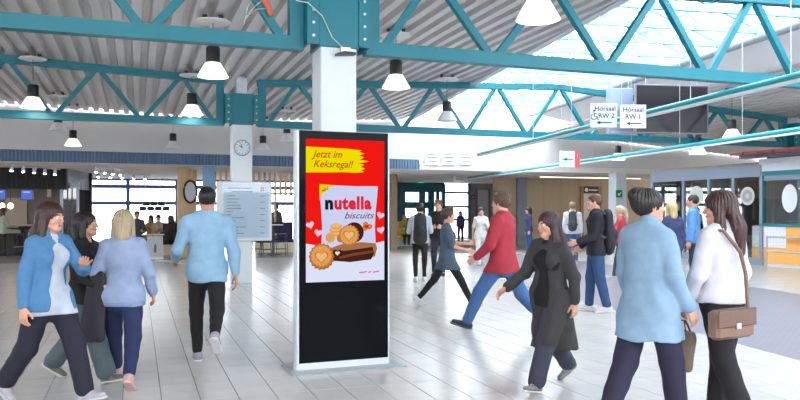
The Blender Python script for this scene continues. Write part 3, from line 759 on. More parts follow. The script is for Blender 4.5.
# handrail
hp = G(767, 272); htr, hsr = TS(hp.x, hp.y)
hr = thing('handrail', 'grey tubular handrail standing in front of the booth counter', 'railing', W(htr, hsr), AL)
RS = mat('rail_steel', S(170, 172, 176), .35, metal=.4)
for y in (0, -1.6): MB().tube([(0, y, 0), (0, y, .88)], .024, 10).build('post', RS, hr, smooth=True)
for z in (.88, .52): MB().tube([(0, .02, z), (0, -3.0, z)], .022, 10).build('rail', RS, hr, smooth=True)

# ------------------------------------------------------------------ cafe
SBk = 19.2
BLK = mat('cafe_black', S(26, 24, 28), .7)
t_a, t_b, t_c = tpx(-40, SBk), tpx(66, SBk), tpx(90, SBk+2.0)
cfz = ZT(30, 186, SBk)
bh = sroot('wall_cafe', ORG, AL)
for k in range(24):
    xw = (t_b-t_a)/24; MB().box(t_a+k*xw+.004, t_a+(k+1)*xw-.004, SBk, SBk+.15, ZT(30, 189, SBk), 2.95).build('bulkhead_board', BLK, bh)
LIL = mat('lilac_board', S(92, 88, 108), .6)
pA, pB = Vector((t_b, SBk)), Vector((tpx(88.5, SBk+3.0), SBk+3.0))
for k in range(10):
    a = pA.lerp(pB, k/10+.004); c_ = pA.lerp(pB, (k+1)/10-.004)
    MB().bar((a.x, a.y, (ZT(70, 188, SBk)+2.95)/2), (c_.x, c_.y, (ZT(70, 188, SBk)+2.95)/2), .1, 2.95-ZT(70, 188, SBk)).build('bulkhead_board', LIL, bh)
MB().box(pB.x-.12, pB.x+.12, pB.y-.1, pB.y+.3, 0, 2.95).build('pilaster', BLK, bh)
SBb = 22.5
TILEW = brickmat('bar_tiles', S(70, 52, 50), S(58, 44, 44), S(110, 96, 92), 3.2, .4)
MB().box(tpx(-60, SBb), tpx(62, SBb), SBb, SBb+.1, 0, 2.95).build('wall_panel', TILEW, bh)
MB().box(tpx(5, SBb-.1), tpx(27, SBb-.1), SBb-.1, SBb, 1.0, ZT(16, 198, SBb)).build('wall_panel', mat('bar_beige', S(176, 160, 146), .6), bh)
MB().box(tpx(47, SBb-.1), tpx(51, SBb-.1), SBb-.1, SBb, ZT(49, 197, SBb), ZT(49, 189, SBb)).build('wall_panel', mat('bar_cream', S(214, 200, 190), .6), bh)
for i, (a, c_) in enumerate(((-9, 6), (20.5, 33))):
    sm = thing('menu_screen', ('blue menu screen above the bar, cut off by the left frame edge', 'blue menu screen above the bar, right one of the pair')[i], 'screen', W(tpx((a+c_)/2, SBk+.3), SBk+.3, ZT(20, 200, SBk+.3)), AL, 'blue menu screens above the bar')
    w_ = tpx(c_, SBk+.3)-tpx(a, SBk+.3); h_ = ZT(20, 189.5, SBk+.3)-ZT(20, 200, SBk+.3)
    MB().box(-w_/2, w_/2, 0, .06, 0, h_).build('housing', BLACK, sm)
    MB().box(-w_/2+.02, w_/2-.02, -.006, 0, .02, h_-.02).build('display', emitmat('menu_blue', S(88, 112, 205), .5), sm)
    MB().box(-w_/2+.08, w_/2-.1, -.009, -.006, h_*.72, h_*.8).build('print_line', emitmat('menu_white', S(190, 200, 240), .6), sm)
    for x in (-.1, .1): MB().tube([(x, .03, h_), (x, .03, 2.95-ZT(20, 200, SBk+.3))], .01, 6).build('rod', DARK, sm)
# white door frame beside the bar
df = sroot('door_4', W(tpx(60, SBk+.3), SBk+.3), AL); d4 = tpx(79, SBk+.3)-tpx(60, SBk+.3)
FRW = mat('frame_silver', S(176, 192, 204), .4)
MB().box(0, .1, -.05, .05, 0, 2.45).build('door_post', FRW, df); MB().box(d4-.08, d4, -.05, .05, 0, 2.4).build('door_post', FRW, df)
MB().box(0, d4, -.06, .06, 2.3, 2.48).build('door_head', FRW, df)
MB().box(.1, d4-.08, 0, .02, .1, 2.3).build('pane', glassmat('dark_pane', (.25, .25, .27), .1), df)
for k in range(1, 3): MB().box(.1+(d4-.18)*k/3-.02, .1+(d4-.18)*k/3+.02, -.02, .03, .1, 2.3).build('door_bar', DARK, df)
for k in range(1, 5): MB().box(.1, d4-.08, -.015, .025, 2.3*k/5-.015, 2.3*k/5+.015).build('door_bar', DARK, df)
# bar counter
bx0, bx1 = tpx(-30, SBk+.4), tpx(48, SBk+.4)
bcn = thing('bar_counter', 'dark cafe bar counter with pale top at the far left', 'counter', W((bx0+bx1)/2, SBk+.8), AL)
bw2 = (bx1-bx0)/2
MB().box(-bw2, bw2, -.3, .3, 0, 1.0).build('body', BLK, bcn); MB().bbox(-bw2-.03, bw2+.03, -.36, .36, 1.0, 1.05, .008).build('top', mat('bar_top', S(190, 170, 150), .4), bcn)
for k in range(7): MB().box(-bw2+.1+k*.5, -bw2+.5+k*.5, -.32, -.3, .1, .9).build('front_panel', mat('bar_front', S(60, 46, 42), .6), bcn)
for i, px in enumerate((2, 10.5)):
    gl = thing('glass_pendant', ('glowing glass globe pendant over the bar, leftmost', 'glowing glass globe pendant over the bar, right one of two')[i], 'lamp', W(tpx(px, SBk+.7), SBk+.7, ZT(px, 206, SBk+.7)), AL, 'glass globe pendants over the bar')
    MB().lathe([(0, -.1), (.06, -.08), (.09, -.02), (.075, .06), (.03, .1), (0, .1)], 16).build('globe', emitmat('amber_glow', (1, .72, .36), 4), gl, smooth=True)
    MB().tube([(0, 0, .1), (0, 0, 2.95-ZT(px, 206, SBk+.7))], .008, 6).build('cable', DARK, gl)
# track lights on the cafe soffit
def track(pa, pb, n, label):
    tr = thing('track_light', label, 'light', W(*pa, 2.95), AL, 'white track lights under the cafe soffit')
    d = Vector((pb[0]-pa[0], pb[1]-pa[1], 0))
    MB().bar((0, 0, -.03), (d.x, d.y, -.03), .05, .05).build('track', WHITEP, tr)
    for k in range(n):
        p = d*((k+.5)/n)
        MB().tube([(p.x, p.y, -.05), (p.x, p.y, -.1)], .012, 6).build('stem', WHITEP, tr)
        hd_ = MB().tube([(p.x, p.y-.03, -.09), (p.x, p.y-.12, -.24)], .05, 10).build('spot_head', WHITEP, tr, smooth=True)
        MB().tube([(p.x, p.y-.12, -.239), (p.x, p.y-.121, -.242)], .042, 10).build('lens', emitmat('spot_glow', (1, .86, .72), 60), hd_)
track((tpx(6, SW+.8), SW+.8), (tpx(60, SW+3.4), SW+3.4), 5, 'white track light with five spots before the black bulkhead')
track((tpx(92, SW+.8), SW+.8), (tpx(124, SW+3.2), SW+3.2), 4, 'white track light with four spots over the cafe seating')
track((tpx(92, SW+4.5), SW+4.5), (tpx(150, SW+6.5), SW+6.5), 5, 'rear white track light in front of the cafe windows')
# timber fins
PINE = mat('pale_timber', S(206, 176, 134), .6, noise=.12, nscale=5, stretch=(6, 6, .4))
SFn = 17.2
for i, px in enumerate((182.5, 188, 193.5)):
    o = MB().bbox(-.09 if i else -.16, .09 if i else .16, -.2, .2, 0, 2.95, .006).build('timber_post', PINE, None, W(tpx(px, SFn+i*.8), SFn+i*.8), AL)
    tag(o, ('widest', 'middle', 'farthest')[i]+' of three pale timber posts left of the pale blue pillar', 'post', 'pale timber posts in the cafe')
mir = thing('round_mirror', 'round black ring hanging on the pale timber posts', 'mirror', W(tpx(190, SFn-.1), SFn-.3, ZT(190, 192, SFn)), AL+.9)
b = MB()
ringp = [(math.cos(2*math.pi*k/36)*.36, 0, math.sin(2*math.pi*k/36)*.36) for k in range(37)]
b.tube(ringp, .035, 8); b.build('ring', BLACK, mir, smooth=True)
b = MB().lathe([(0, 0), (.35, 0)], 30); b.v = [(x, .015, y) for x, y, z in b.v]; b.build('face', mat('clock_face_white', S(225, 225, 225), .4), mir)
scn = thing('slat_screen', 'screen of pale vertical timber slats behind the notice board', 'screen', W(tpx(214, 19.5), 19.5), AL)
w_ = tpx(302, 19.5)-tpx(214, 19.5); k = 0
while k*.2 < w_:
    full = k % 6 == 5
    MB().box(k*.2, k*.2+.07, -.05, .05, 0.0 if full else 2.1, 2.95).build('slat', PINE, scn); k += 1
MB().box(0, w_, -.03, .03, 2.12, 2.2).build('cross_rail', PINE, scn)
# booth seating and tables
NAVY = mat('navy_upholstery', S(38, 42, 74), .8)
CREAM = mat('cream_base', S(222, 208, 184), .6)
def bench(px0, px1, s, label):
    a, c_ = tpx(px0, s), tpx(px1, s); w2 = (c_-a)/2
    r_ = thing('bench', label, 'bench', W((a+c_)/2, s), AL, 'navy cafe benches')
    MB().box(-w2, w2, -.28, .28, 0, .36).build('base', CREAM, r_); MB().bbox(-w2, w2, -.3, .3, .36, .48, .02).build('seat', NAVY, r_)
    MB().bbox(-w2, w2, .2, .34, .48, 1.1, .03).build('backrest', NAVY, r_); return r_
bench(163, 188, 18.6, 'navy upholstered bench with cream base, under the seated cafe guests')
bench(256, 294, 19.0, 'navy upholstered bench with cream base, right of the notice board')
def table(px, s, label, h=.75, w=.7, round_=False):
    r_ = thing('cafe_table', label, 'table', W(tpx(px, s), s), AL, 'cafe tables')
    if round_: MB().lathe([(0, h-.03), (w/2, h-.03), (w/2, h), (0, h)], 20).build('table_top', mat('table_white', S(220, 216, 210), .4), r_)
    else: MB().bbox(-w/2, w/2, -w/2, w/2, h-.03, h, .005).build('table_top', mat('table_white', S(220, 216, 210), .4), r_)
    MB().tube([(0, 0, .03), (0, 0, h-.03)], .035, 10).build('leg', DARK, r_); MB().bbox(-.22, .22, -.22, .22, 0, .03, .005).build('foot', DARK, r_); return r_
table(153, 17.6, 'white cafe table in front of the seated guests by the timber posts')
table(273, 17.5, 'tall white cafe table right of the notice board', 1.05, .6)
def stool(px, s, label):
    r_ = thing('bar_stool', label, 'stool', W(tpx(px, s), s), AL, 'dark bar stools')
    MB().bbox(-.18, .18, -.18, .18, .72, .76, .01).build('seat', DARK, r_)
    for x in (-1, 1):
        for y in (-1, 1): MB().tube([(x*.15, y*.15, .72), (x*.2, y*.2, 0)], .014, 6).build('leg', DARK, r_)
    b = MB(); c_ = [(.18, .18), (-.18, .18), (-.18, -.18), (.18, -.18)]
    for i in range(4): b.tube([(*c_[i], .25), (*c_[(i+1) % 4], .25)], .01, 6)
    b.build('footrest', DARK, r_); return r_
for px, s, lb in ((257, 16.6, 'dark bar stool right of the clock column, leftmost of three'), (266.5, 16.2, 'dark bar stool right of the clock column, middle of three'), (281, 16.4, 'dark bar stool right of the clock column, rightmost of three'), (2, SBk-.2, 'dark bar stool at the bar counter by the left edge'), (19, SBk-.1, 'dark bar stool at the bar counter, second from the left edge')):
    stool(px, s, lb)
sp = thing('standing_sign', 'low grey standing panel in front of the cafe table', 'sign', W(tpx(155, 16.4), 16.4), AL)
MB().bbox(-.24, .24, -.02, .02, .05, .72, .006).build('panel', mat('panel_grey', S(190, 190, 198), .5), sp); MB().box(-.26, .26, -.12, .12, 0, .05).build('foot', STEEL, sp)
MB().prism([(-.04, .2), (.04, .2), (.05, .4), (.02, .5), (-.03, .42)], -.025, -.02).build('print_mark', PR, sp)
sf = thing('hanging_pots', 'cluster of dark round pots hanging before the cafe window', 'ornament', W(tpx(155, SF-1.5), SF-1.5, ZT(155, 211, SF-1.5)), AL)
for i in range(4): MB().lathe([(0, 0), (.13, 0), (.16, .1), (.13, .2), (0, .2)], 12, (-.5+i*.32, 0, 0)).build('pot', DARK, sf, smooth=True)
for i in range(3): MB().lathe([(0, 0), (.13, 0), (.16, .1), (.13, .2), (0, .2)], 12, (-.36+i*.32, 0, .22)).build('pot', DARK, sf, smooth=True)
for x in (-.3, .3): MB().tube([(x, 0, .2), (x, 0, 2.95-ZT(155, 211, SF-1.5))], .01, 6).build('cable', DARK, sf)
# yellow bench and wall box at the entrance
ybm = mat('yellow_seat', S(232, 180, 60), .6)
e0, e1 = tpx(393, 21.5), tpx(430, 21.5)
yb2 = thing('bench', 'yellow bench beside the entrance with a seated woman', 'bench', W((e0+e1)/2, 21.5), AL)
w2 = (e1-e0)/2
MB().bbox(-w2, w2, -.3, .3, .36, .48, .02).build('seat', ybm, yb2); MB().bbox(-w2, w2, .24, .34, .48, 1.05, .02).build('backrest', ybm, yb2)
MB().box(-w2+.1, w2-.1, -.2, .25, 0, .36).build('base', mat('bench_base', S(190, 186, 182), .6), yb2)
cp = thing('column', 'timber clad post beside the advertising display at the entrance', 'column', W(tpx(393.5, 19.2), 19.2), AL)
MB().bbox(-.12, .12, -.12, .12, 0, 2.95, .008).build('shaft', mat('brown_clad', S(150, 126, 104), .7), cp)
fire = thing('alarm_box', 'small red alarm box on the grey wall behind the woman in white', 'alarm', W(tpx(473, SF-.06), SF-.06, ZT(473, 197, SF)), AL)
MB().bbox(-.1, .1, -.04, .05, -.1, .1, .01).build('case', mat('alarm_red', S(170, 40, 46), .5), fire); MB().box(-.04, .04, -.05, -.04, -.04, .04).build('button', SIGNW, fire)
pot = thing('green_bin', 'dark green bin beside the white column in the corridor', 'bin', W(tpx(609, SC-.6), SC-.6), AL)
MB().lathe([(0, 0), (.2, 0), (.24, 1.0), (.25, 1.05), (.1, 1.2), (0, 1.2)], 18).build('body', mat('bin_green', S(26, 92, 64), .5), pot, smooth=True)
MB().box(-.1, .1, -.26, -.2, .9, 1.0).build('flap', DARK, pot)

# ------------------------------------------------------------------ people: smooth distance fields turned into surfaces
class Field:
    def __init__(s, lo, hi, h):
        s.h = h; s.lo = np.array(lo, float); n = np.ceil((np.array(hi)-s.lo)/h).astype(int)+1
        s.n = n; s.f = np.full(n, 1., np.float32)
        s.ax = [(s.lo[i]+h*np.arange(n[i])).astype(np.float32) for i in range(3)]
    def _win(s, lo, hi):
        a = np.clip(np.floor((np.array(lo)-s.lo)/s.h).astype(int), 0, s.n); b = np.clip(np.ceil((np.array(hi)-s.lo)/s.h).astype(int)+1, 0, s.n)
        if np.any(b <= a): return None
        sl = tuple(slice(a[i], b[i]) for i in range(3))
        return sl, s.ax[0][sl[0]][:, None, None], s.ax[1][sl[1]][None, :, None], s.ax[2][sl[2]][None, None, :]
    def _mix(s, sl, d, k, sub):
        f = s.f[sl]
        if sub:
            d = -d
            if k > 0:
                hh = np.clip(.5-.5*(d-f)/k, 0, 1); s.f[sl] = f*hh+d*(1-hh)+k*hh*(1-hh)
                return
            s.f[sl] = np.maximum(f, d); return
        if k > 0:
            hh = np.clip(.5+.5*(f-d)/k, 0, 1); s.f[sl] = f*(1-hh)+d*hh-k*hh*(1-hh)
        else: s.f[sl] = np.minimum(f, d)
    def seg(s, a, b, ra, rb, k=.03, flat=None, sub=False):
        a, b = np.array(a, float), np.array(b, float); m = max(ra, rb)+k+.03+2*s.h
        w = s._win(np.minimum(a, b)-m, np.maximum(a, b)+m)
        if not w: return s
        sl, X, Y, Z = w; d = b-a; L = max(d@d, 1e-9)
        t = np.clip(((X-a[0])*d[0]+(Y-a[1])*d[1]+(Z-a[2])*d[2])/L, 0, 1)
        qx, qy, qz = X-a[0]-t*d[0], Y-a[1]-t*d[1], Z-a[2]-t*d[2]
        if flat is not None:
            nv, kf = flat; nv = np.array(nv, float); nv /= np.linalg.norm(nv)
            c = (qx*nv[0]+qy*nv[1]+qz*nv[2])*(kf-1); qx = qx+c*nv[0]; qy = qy+c*nv[1]; qz = qz+c*nv[2]
        s._mix(sl, np.sqrt(qx*qx+qy*qy+qz*qz)-(ra+(rb-ra)*t), k, sub); return s
    def ell(s, c, r, k=.02, sub=False):
        c, r = np.array(c, float), np.array(r, float); m = r+k+.03+2*s.h
        w = s._win(c-m, c+m)
        if not w: return s
        sl, X, Y, Z = w; x, y, z = (X-c[0])/r[0], (Y-c[1])/r[1], (Z-c[2])/r[2]
        q = np.sqrt(x*x+y*y+z*z); g = np.sqrt((x/r[0])**2+(y/r[1])**2+(z/r[2])**2)+1e-6
        s._mix(sl, np.maximum(q*(q-1)/g, -min(r)), k, sub); return s
    def cut(s, n, d):
        n = np.array(n, float); s.f = np.maximum(s.f, s.ax[0][:, None, None]*n[0]+s.ax[1][None, :, None]*n[1]+s.ax[2][None, None, :]*n[2]-d); return s
    def fold(s, amp, fx=22, fz=14, ph=0.):
        X, Y, Z = s.ax[0][:, None, None], s.ax[1][None, :, None], s.ax[2][None, None, :]
        s.f = s.f+amp*(np.sin(fx*X+2.2*np.sin(fz*.6*Z+ph)+ph)*np.sin(fz*Z+1.5*np.sin(9*Y+8*X)+ph*2)+.5*np.sin(1.9*fx*Y+fz*Z*1.3+ph)).astype(np.float32); return s
    def mesh(s):
        f = s.f; sg = f < 0
        c = np.zeros(np.array(f.shape)-1, np.int8)
        for i in (0, 1):
            for j in (0, 1):
                for k in (0, 1): c += sg[i:f.shape[0]-1+i, j:f.shape[1]-1+j, k:f.shape[2]-1+k]
        act = np.nonzero((c > 0) & (c < 8)); I = np.stack(act, 1); n = len(I)
        idx = np.full(c.shape, -1, np.int64); idx[act] = np.arange(n)
        pos = np.zeros((n, 3)); cnt = np.zeros(n)
        cor = [(i, j, k) for i in (0, 1) for j in (0, 1) for k in (0, 1)]
        for a in cor:
            for ax in range(3):
                if a[ax]: continue
                b = list(a); b[ax] = 1
                fa = f[I[:, 0]+a[0], I[:, 1]+a[1], I[:, 2]+a[2]]; fb = f[I[:, 0]+b[0], I[:, 1]+b[1], I[:, 2]+b[2]]
                m = (fa < 0) != (fb < 0); t = np.where(m, fa/np.where(m, fa-fb, 1), 0)
                p = np.array(a, float)[None, :].repeat(n, 0); p[:, ax] += t
                pos[m] += p[m]; cnt[m] += 1
        V = s.lo+s.h*(I+pos/cnt[:, None])
        Q = []
        for ax in range(3):
            o1, o2 = [(1, 2), (2, 0), (0, 1)][ax]
            sa = [slice(None)]*3; sb_ = [slice(None)]*3; sa[ax] = slice(0, -1); sb_[ax] = slice(1, None)
            A, B = sg[tuple(sa)], sg[tuple(sb_)]
            e = np.stack(np.nonzero(A != B), 1)
            lim = np.array(c.shape)
            ok = (e[:, o1] > 0) & (e[:, o2] > 0) & (e[:, o1] < lim[o1]) & (e[:, o2] < lim[o2]); e = e[ok]
            ins = A[e[:, 0], e[:, 1], e[:, 2]]
            def g(d1, d2):
                q = e.copy(); q[:, o1] -= d1; q[:, o2] -= d2; return idx[q[:, 0], q[:, 1], q[:, 2]]
            q = np.stack([g(1, 1), g(0, 1), g(0, 0), g(1, 0)], 1)
            q[~ins] = q[~ins][:, ::-1]; Q.append(q)
        Q = np.concatenate(Q); return V, Q[(Q >= 0).all(1)]
def qmesh(name, V, Q, mats, mi=None, parent=None, shade=True):
    me = bpy.data.meshes.new(name); me.vertices.add(len(V)); me.vertices.foreach_set('co', np.asarray(V, np.float32).ravel())
    me.loops.add(len(Q)*4); me.loops.foreach_set('vertex_index', np.asarray(Q, np.int32).ravel())
    me.polygons.add(len(Q)); me.polygons.foreach_set('loop_start', np.arange(0, len(Q)*4, 4, dtype=np.int32))
    me.polygons.foreach_set('use_smooth', np.ones(len(Q), bool))
    for m in mats: me.materials.append(m)
    if mi is not None: me.polygons.foreach_set('material_index', np.asarray(mi, np.int32))
    me.update(calc_edges=True); me.validate()
    o = bpy.data.objects.new(name, me); col.objects.link(o); o.parent = parent; return o

def hmat(*rot):
    M = Matrix.Identity(4)
    for ax, a in rot: M = M @ Matrix.Rotation(math.radians(a), 4, ax)
    return M
def apply(M, V):
    A = np.array(M); return V @ A[:3, :3].T + A[:3, 3]
SKINS = [mat('skin_a', S(204, 152, 130), .5, noise=.04, nscale=20), mat('skin_b', S(184, 132, 110), .5, noise=.04, nscale=20)]
EYEW = mat('eye_white', S(230, 228, 226), .3); EYED = mat('eye_dark', (.02, .015, .012), .2); LIP = mat('lip', S(184, 100, 96), .45)
def dim(c, f=.72, ds=0.):
    l = S(*c); g = .3*l[0]+.6*l[1]+.1*l[2]; return tuple((v*(1-ds)+g*ds)*f for v in l)
def cloth(c, rough=.85): return mat('cloth_%d_%d_%d' % c, dim(c), rough, noise=.10, nscale=14, bump=.12, bscale=160)
def hairm(c): return mat('hair_%d_%d_%d' % c, dim(c, .75, 0), .45, noise=.25, nscale=30, bump=.4, bscale=90, stretch=(1, 1, .12))

def head_mesh(h, fem):
    F = Field((-.11, -.14, -.19), (.11, .14, .13), h)
    F.ell((0, -.015, .03), (.074, .094, .087), .01)
    F.seg((0, .028, -.015), (0, .05, -.078), .060, .034, .03); F.ell((0, .064, -.094), (.022, .02, .018), .02)
    F.seg((-.042, .0, -.045), (-.012, .05, -.09), .03, .02, .03); F.seg((.042, .0, -.045), (.012, .05, -.09), .03, .02, .03)
    for x in (-1, 1):
        F.ell((x*.038, .055, -.025), (.028, .03, .026), .02); F.ell((x*.031, .098, .006), (.017, .016, .011), .012, sub=True)
        F.ell((x*.031, .077, .006), (.0135, .0135, .012), .004); F.ell((x*.076, -.006, -.002), (.010, .02, .031), .008)
    F.seg((-.028, .083, .024), (.028, .083, .024), .011, .011, .015)
    F.seg((0, .088, .012), (0, .106, -.026), .007, .011, .012); F.seg((-.010, .098, -.03), (.010, .098, -.03), .008, .008, .008)
    F.seg((-.016, .088, -.054), (.016, .088, -.054), .007, .007, .008); F.seg((-.014, .086, -.063), (.014, .086, -.063), .007, .007, .006)
    nr_ = .05 if fem else .058
    F.seg((0, -.022, -.06), (0, -.04, -.17), nr_, nr_*1.12, .03)
    V, Q = F.mesh(); C = V[Q].mean(1)
    mi = np.zeros(len(Q), int)
    for x in (-1, 1):
        de = np.linalg.norm(C-np.array((x*.031, .078, .006)), axis=1); mi[(de < .0155) & (C[:, 1] > .083) & (abs(C[:, 2]-.006) < .009)] = 1
        mi[(np.linalg.norm(C[:, [0, 2]]-np.array((x*.031, .006)), axis=1) < .0065) & (C[:, 1] > .083)] = 2
        mi[(abs(C[:, 0]-x*.031) < .02) & (abs(C[:, 2]-.027-.15*(.02-abs(C[:, 0]-x*.031))) < .005) & (C[:, 1] > .06)] = 3
    mi[(abs(C[:, 0]) < .022) & (abs(C[:, 2]+.0585) < .009) & (C[:, 1] > .085)] = 4
    return V, Q, mi
def hair_mesh(h, style):
    F = Field((-.17, -.24, -.42), (.17, .16, .19), h)
    th = .012 if style in ('crop',) else .02
    F.ell((0, -.022, .034), (.074+th, .096+th, .087+th), 0)
    if style in ('crop', 'short'):
        F.ell((0, .10, -.035), (.11, .085, .095), .01, sub=True)
        F.cut((0, .35, -1), .045); 
        if style == 'short': F.seg((-.05, .05, .115), (.05, .045, .115), .03, .03, .03)
    else:
        F.ell((0, .11, -.03), (.06, .09, .085), .015, sub=True)
        if style == 'long':
            for x in (-1, 1):
                F.seg((x*.07, -.01, .02), (x*.095, -.02, -.17), .035, .045, .03, flat=((1, 0, 0), 1.4)); F.seg((x*.095, -.02, -.17), (x*.085, .0, -.30), .045, .03, .03, flat=((0, 1, 0), 1.3))
            F.seg((0, -.085, .0), (0, -.13, -.16), .07, .085, .04, flat=((0, 1, 0), 1.6)); F.seg((0, -.13, -.16), (0, -.13, -.31), .085, .06, .03, flat=((0, 1, 0), 1.7))
            F.ell((0, .095, -.06), (.05, .07, .09), .01, sub=True)
        elif style == 'bob':
            for x in (-1, 1): F.seg((x*.072, -.015, .02), (x*.085, -.02, -.12), .032, .03, .03)
            F.seg((0, -.08, .0), (0, -.095, -.12), .075, .07, .04, flat=((0, 1, 0), 1.5)); F.ell((0, .095, -.06), (.055, .07, .09), .01, sub=True)
        elif style in ('bun', 'pony'):
            F.cut((0, .5, -1), .075)
            if style == 'bun': F.ell((0, -.098, .092), (.062, .058, .056), .035)
            else: F.ell((0, -.12, .05), (.035, .035, .035), .02).seg((0, -.13, .05), (0, -.17, -.12), .03, .035, .02).seg((0, -.17, -.12), (0, -.15, -.25), .035, .015, .02)
    X, Y, Z = F.ax[0][:, None, None], F.ax[1][None, :, None], F.ax[2][None, None, :]
    an = np.arctan2(X, Y+.02); F.f = F.f+(.0035*np.sin(26*an+7*Z*3)+.002*np.sin(47*an-20*Z)).astype(np.float32)
    return F.mesh()
def hand_mesh(h, side, curl):
    # wrist at origin, fingers along -z, palm normal +y (palm side), thumb towards +y/side
    F = Field((-.09, -.07, -.22), (.09, .11, .05), h); s_ = side
    F.seg((0, 0, .04), (0, 0, -.01), .027, .026, .01, flat=((1, 0, 0), 1.25))
    ys_ = (.030, .011, -.009, -.028); Ls = (.072, .080, .074, .058)
    for i, y in enumerate(ys_):
        F.seg((0, y*.5, -.01), (0, y, -.085), .016, .0135, .012)
        p = np.array((0, y, -.085)); a = math.radians(8+curl*.5); sp = y*.9
        for j, fr in enumerate((.45, .32, .23)):
            d = np.array((-s_*math.sin(a), sp*.6, -math.cos(a))); d /= np.linalg.norm(d)
            q = p+d*Ls[i]*fr; F.seg(p, q, .0095-.001*j, .009-.001*j, .003); p = q; a += math.radians(curl)
    p = np.array((-s_*.008, .026, -.025)); q = p+np.array((-s_*.02, .026, -.034)); F.seg(p, q, .015, .011, .012)
    F.seg(q, q+np.array((-s_*.008, .010, -.03)), .0105, .0085, .003)
    return F.mesh()
def frame_from(d, palm):
    z = -Vector(d).normalized(); x = Vector(palm); x = (x-z*x.dot(z)).normalized(); y = z.cross(x)
    return Matrix(((x.x, y.x, z.x), (x.y, y.y, z.y), (x.z, y.z, z.z))).to_4x4()
HC = {}
LODS = {0: (.0105, .0052, .0048, .014), 1: (.014, .0075, .006, .018), 2: (.019, .011, .0085, .024)}
HANG = ((.16, -.04, -1), (.06, .22, -1))
def person(label, px, Y, H, rz, legs, arms, top, bottom, shoes, hair, head=(0, 0), lean=0., fem=False, lod=1, skin=0, seat=None, group=None, extra=None, z0=0., roll=0.):
    """legs: ((thigh, knee, toe pitch) right, left); arms: ((upper dir, fore dir, curl) right, left), x outward"""
    hc, hh_, hd, hb_ = LODS[lod]; K = H/1.75
    loc = XY(px, Y); loc.z = z0
    root = thing('person', label, 'person', loc, math.radians(rz), group)
    # skeleton
    hipx = .088; J = {}
    feet = []
    for sd, (a, kn, fp) in zip((1, -1), legs):
        A, Bq = math.radians(a), math.radians(a-kn)
        hp = np.array((sd*hipx, 0, 0.)); kp = hp+.44*np.array((sd*.04, math.sin(A), -math.cos(A))); ap = kp+.415*np.array((-sd*.02, math.sin(Bq), -math.cos(Bq)))
        f_ = math.radians(fp); fd = np.array((sd*.14, math.cos(f_), -math.sin(f_))); fd /= np.linalg.norm(fd); fu = np.array((0, math.sin(f_), math.cos(f_)))
        heel = ap-fd*.045-fu*.05; toe = heel+fd*.20; feet.append((hp, kp, ap, heel, toe, fu, fd))
    low = min(min((q[3]-q[5]*.032)[2], (q[4]-q[5]*.032)[2]) for q in feet)
    hz = (seat/K if seat else -low); up = np.array((0, 0, hz))
    le = math.radians(lean); ro_ = math.radians(roll)
    sd_ = np.array((math.sin(ro_), math.sin(le), math.cos(le))); sd_ /= np.linalg.norm(sd_)
    pel = up.copy(); waist = pel+sd_*.14; chest = pel+sd_*.36; nb_ = pel+sd_*.515; hcx = nb_+np.array((sd_[0]*.16, sd_[1]*.12+.03, .165))
    shw = .165 if fem else .19
    A = []
    for sd, arm in zip((1, -1), arms):
        ud, fd, curl = arm if len(arm) == 3 else (*arm, 22)
        ud = np.array((sd*ud[0], ud[1], ud[2]), float); ud /= np.linalg.norm(ud); fd = np.array((sd*fd[0], fd[1], fd[2]), float); fd /= np.linalg.norm(fd)
        sp = nb_+np.array((sd*shw, sd_[1]*-.02, -.055)); ep = sp+ud*.285; wp = ep+fd*.245; A.append((sp, ep, wp, fd, curl, sd))
    sc_ = Matrix.Diagonal((K, K, K, 1))
    # bounds
    pts = np.array([q for f in feet for q in (f[0]+up, f[1]+up, f[2]+up, f[3]+up, f[4]+up)]+[a for b in A for a in b[:3]]+[hcx, pel])
    lo, hi = pts.min(0)-.26, pts.max(0)+.26
    thin = .9 if fem else 1.
    def torso(F, pad, flatk=1.45):
        F.seg(pel+np.array((0, 0, -.02)), waist, .158*(1.06 if fem else 1)+pad, .138*thin+pad, .04, flat=((0, 1, 0), flatk))
        F.seg(waist, chest, .138*thin+pad, .168*thin+pad, .05, flat=((0, 1, 0), flatk))
        F.seg(chest, nb_-np.array((0, 0, .05)), .165*thin+pad, .12*thin+pad, .05, flat=((0, 1, 0), flatk+.05))
        for a in A: F.seg(nb_-np.array((0, .01, .03)), a[0]+np.array((-a[5]*.02, 0, 0)), .05+pad, .055*thin+pad, .05)
        if fem:
            for x in (-1, 1): F.ell(chest+np.array((x*.072, .085, -.01)), np.array((.06, .055, .06))+pad*.6, .04)
    def hips(F, g):                                     # room for the trousers under a garment
        F.seg(pel+np.array((0, 0, -.03)), waist-sd_*.02, .163*(1.05 if fem else 1)+.010+g, .145*thin+.010+g, .03, flat=((0, 1, 0), 1.38))
        for f in feet: F.seg(f[0]+up, f[1]+up, .088+bw*.7+g, .058+bw+g, .035)
    bw = bottom.get('w', .018)
    # body
    F = Field(lo, hi, hb_); torso(F, 0.)
    for a in A:
        F.seg(a[0], a[1], .050*thin, .040*thin, .03); F.seg(a[1], a[2], .040*thin, .027, .02)
    for f in feet:
        F.seg(f[0]+up, f[1]+up, .078, .048, .04); F.seg(f[1]+up, f[2]+up, .049, .032, .02); F.seg(f[2]+up, f[4]+up-f[6]*.05, .036, .028, .02)
    F.seg(nb_-np.array((0, 0, .03)), hcx+np.array((0, -.02, -.06)), .06, .05, .03)
    V, Q = F.mesh(); Vs, Qs, Ms = [V], [Q], [np.zeros(len(Q), int)]; off = len(V)
    HM = Matrix.Translation(hcx) @ hmat(('Z', head[0]), ('X', head[1]))
    key = ('h', hh_, fem)
    if key not in HC: HC[key] = head_mesh(hh_, fem)
    v, q, mi = HC[key]; Vs.append(apply(HM, v)); Qs.append(q+off); Ms.append(mi); off += len(v)
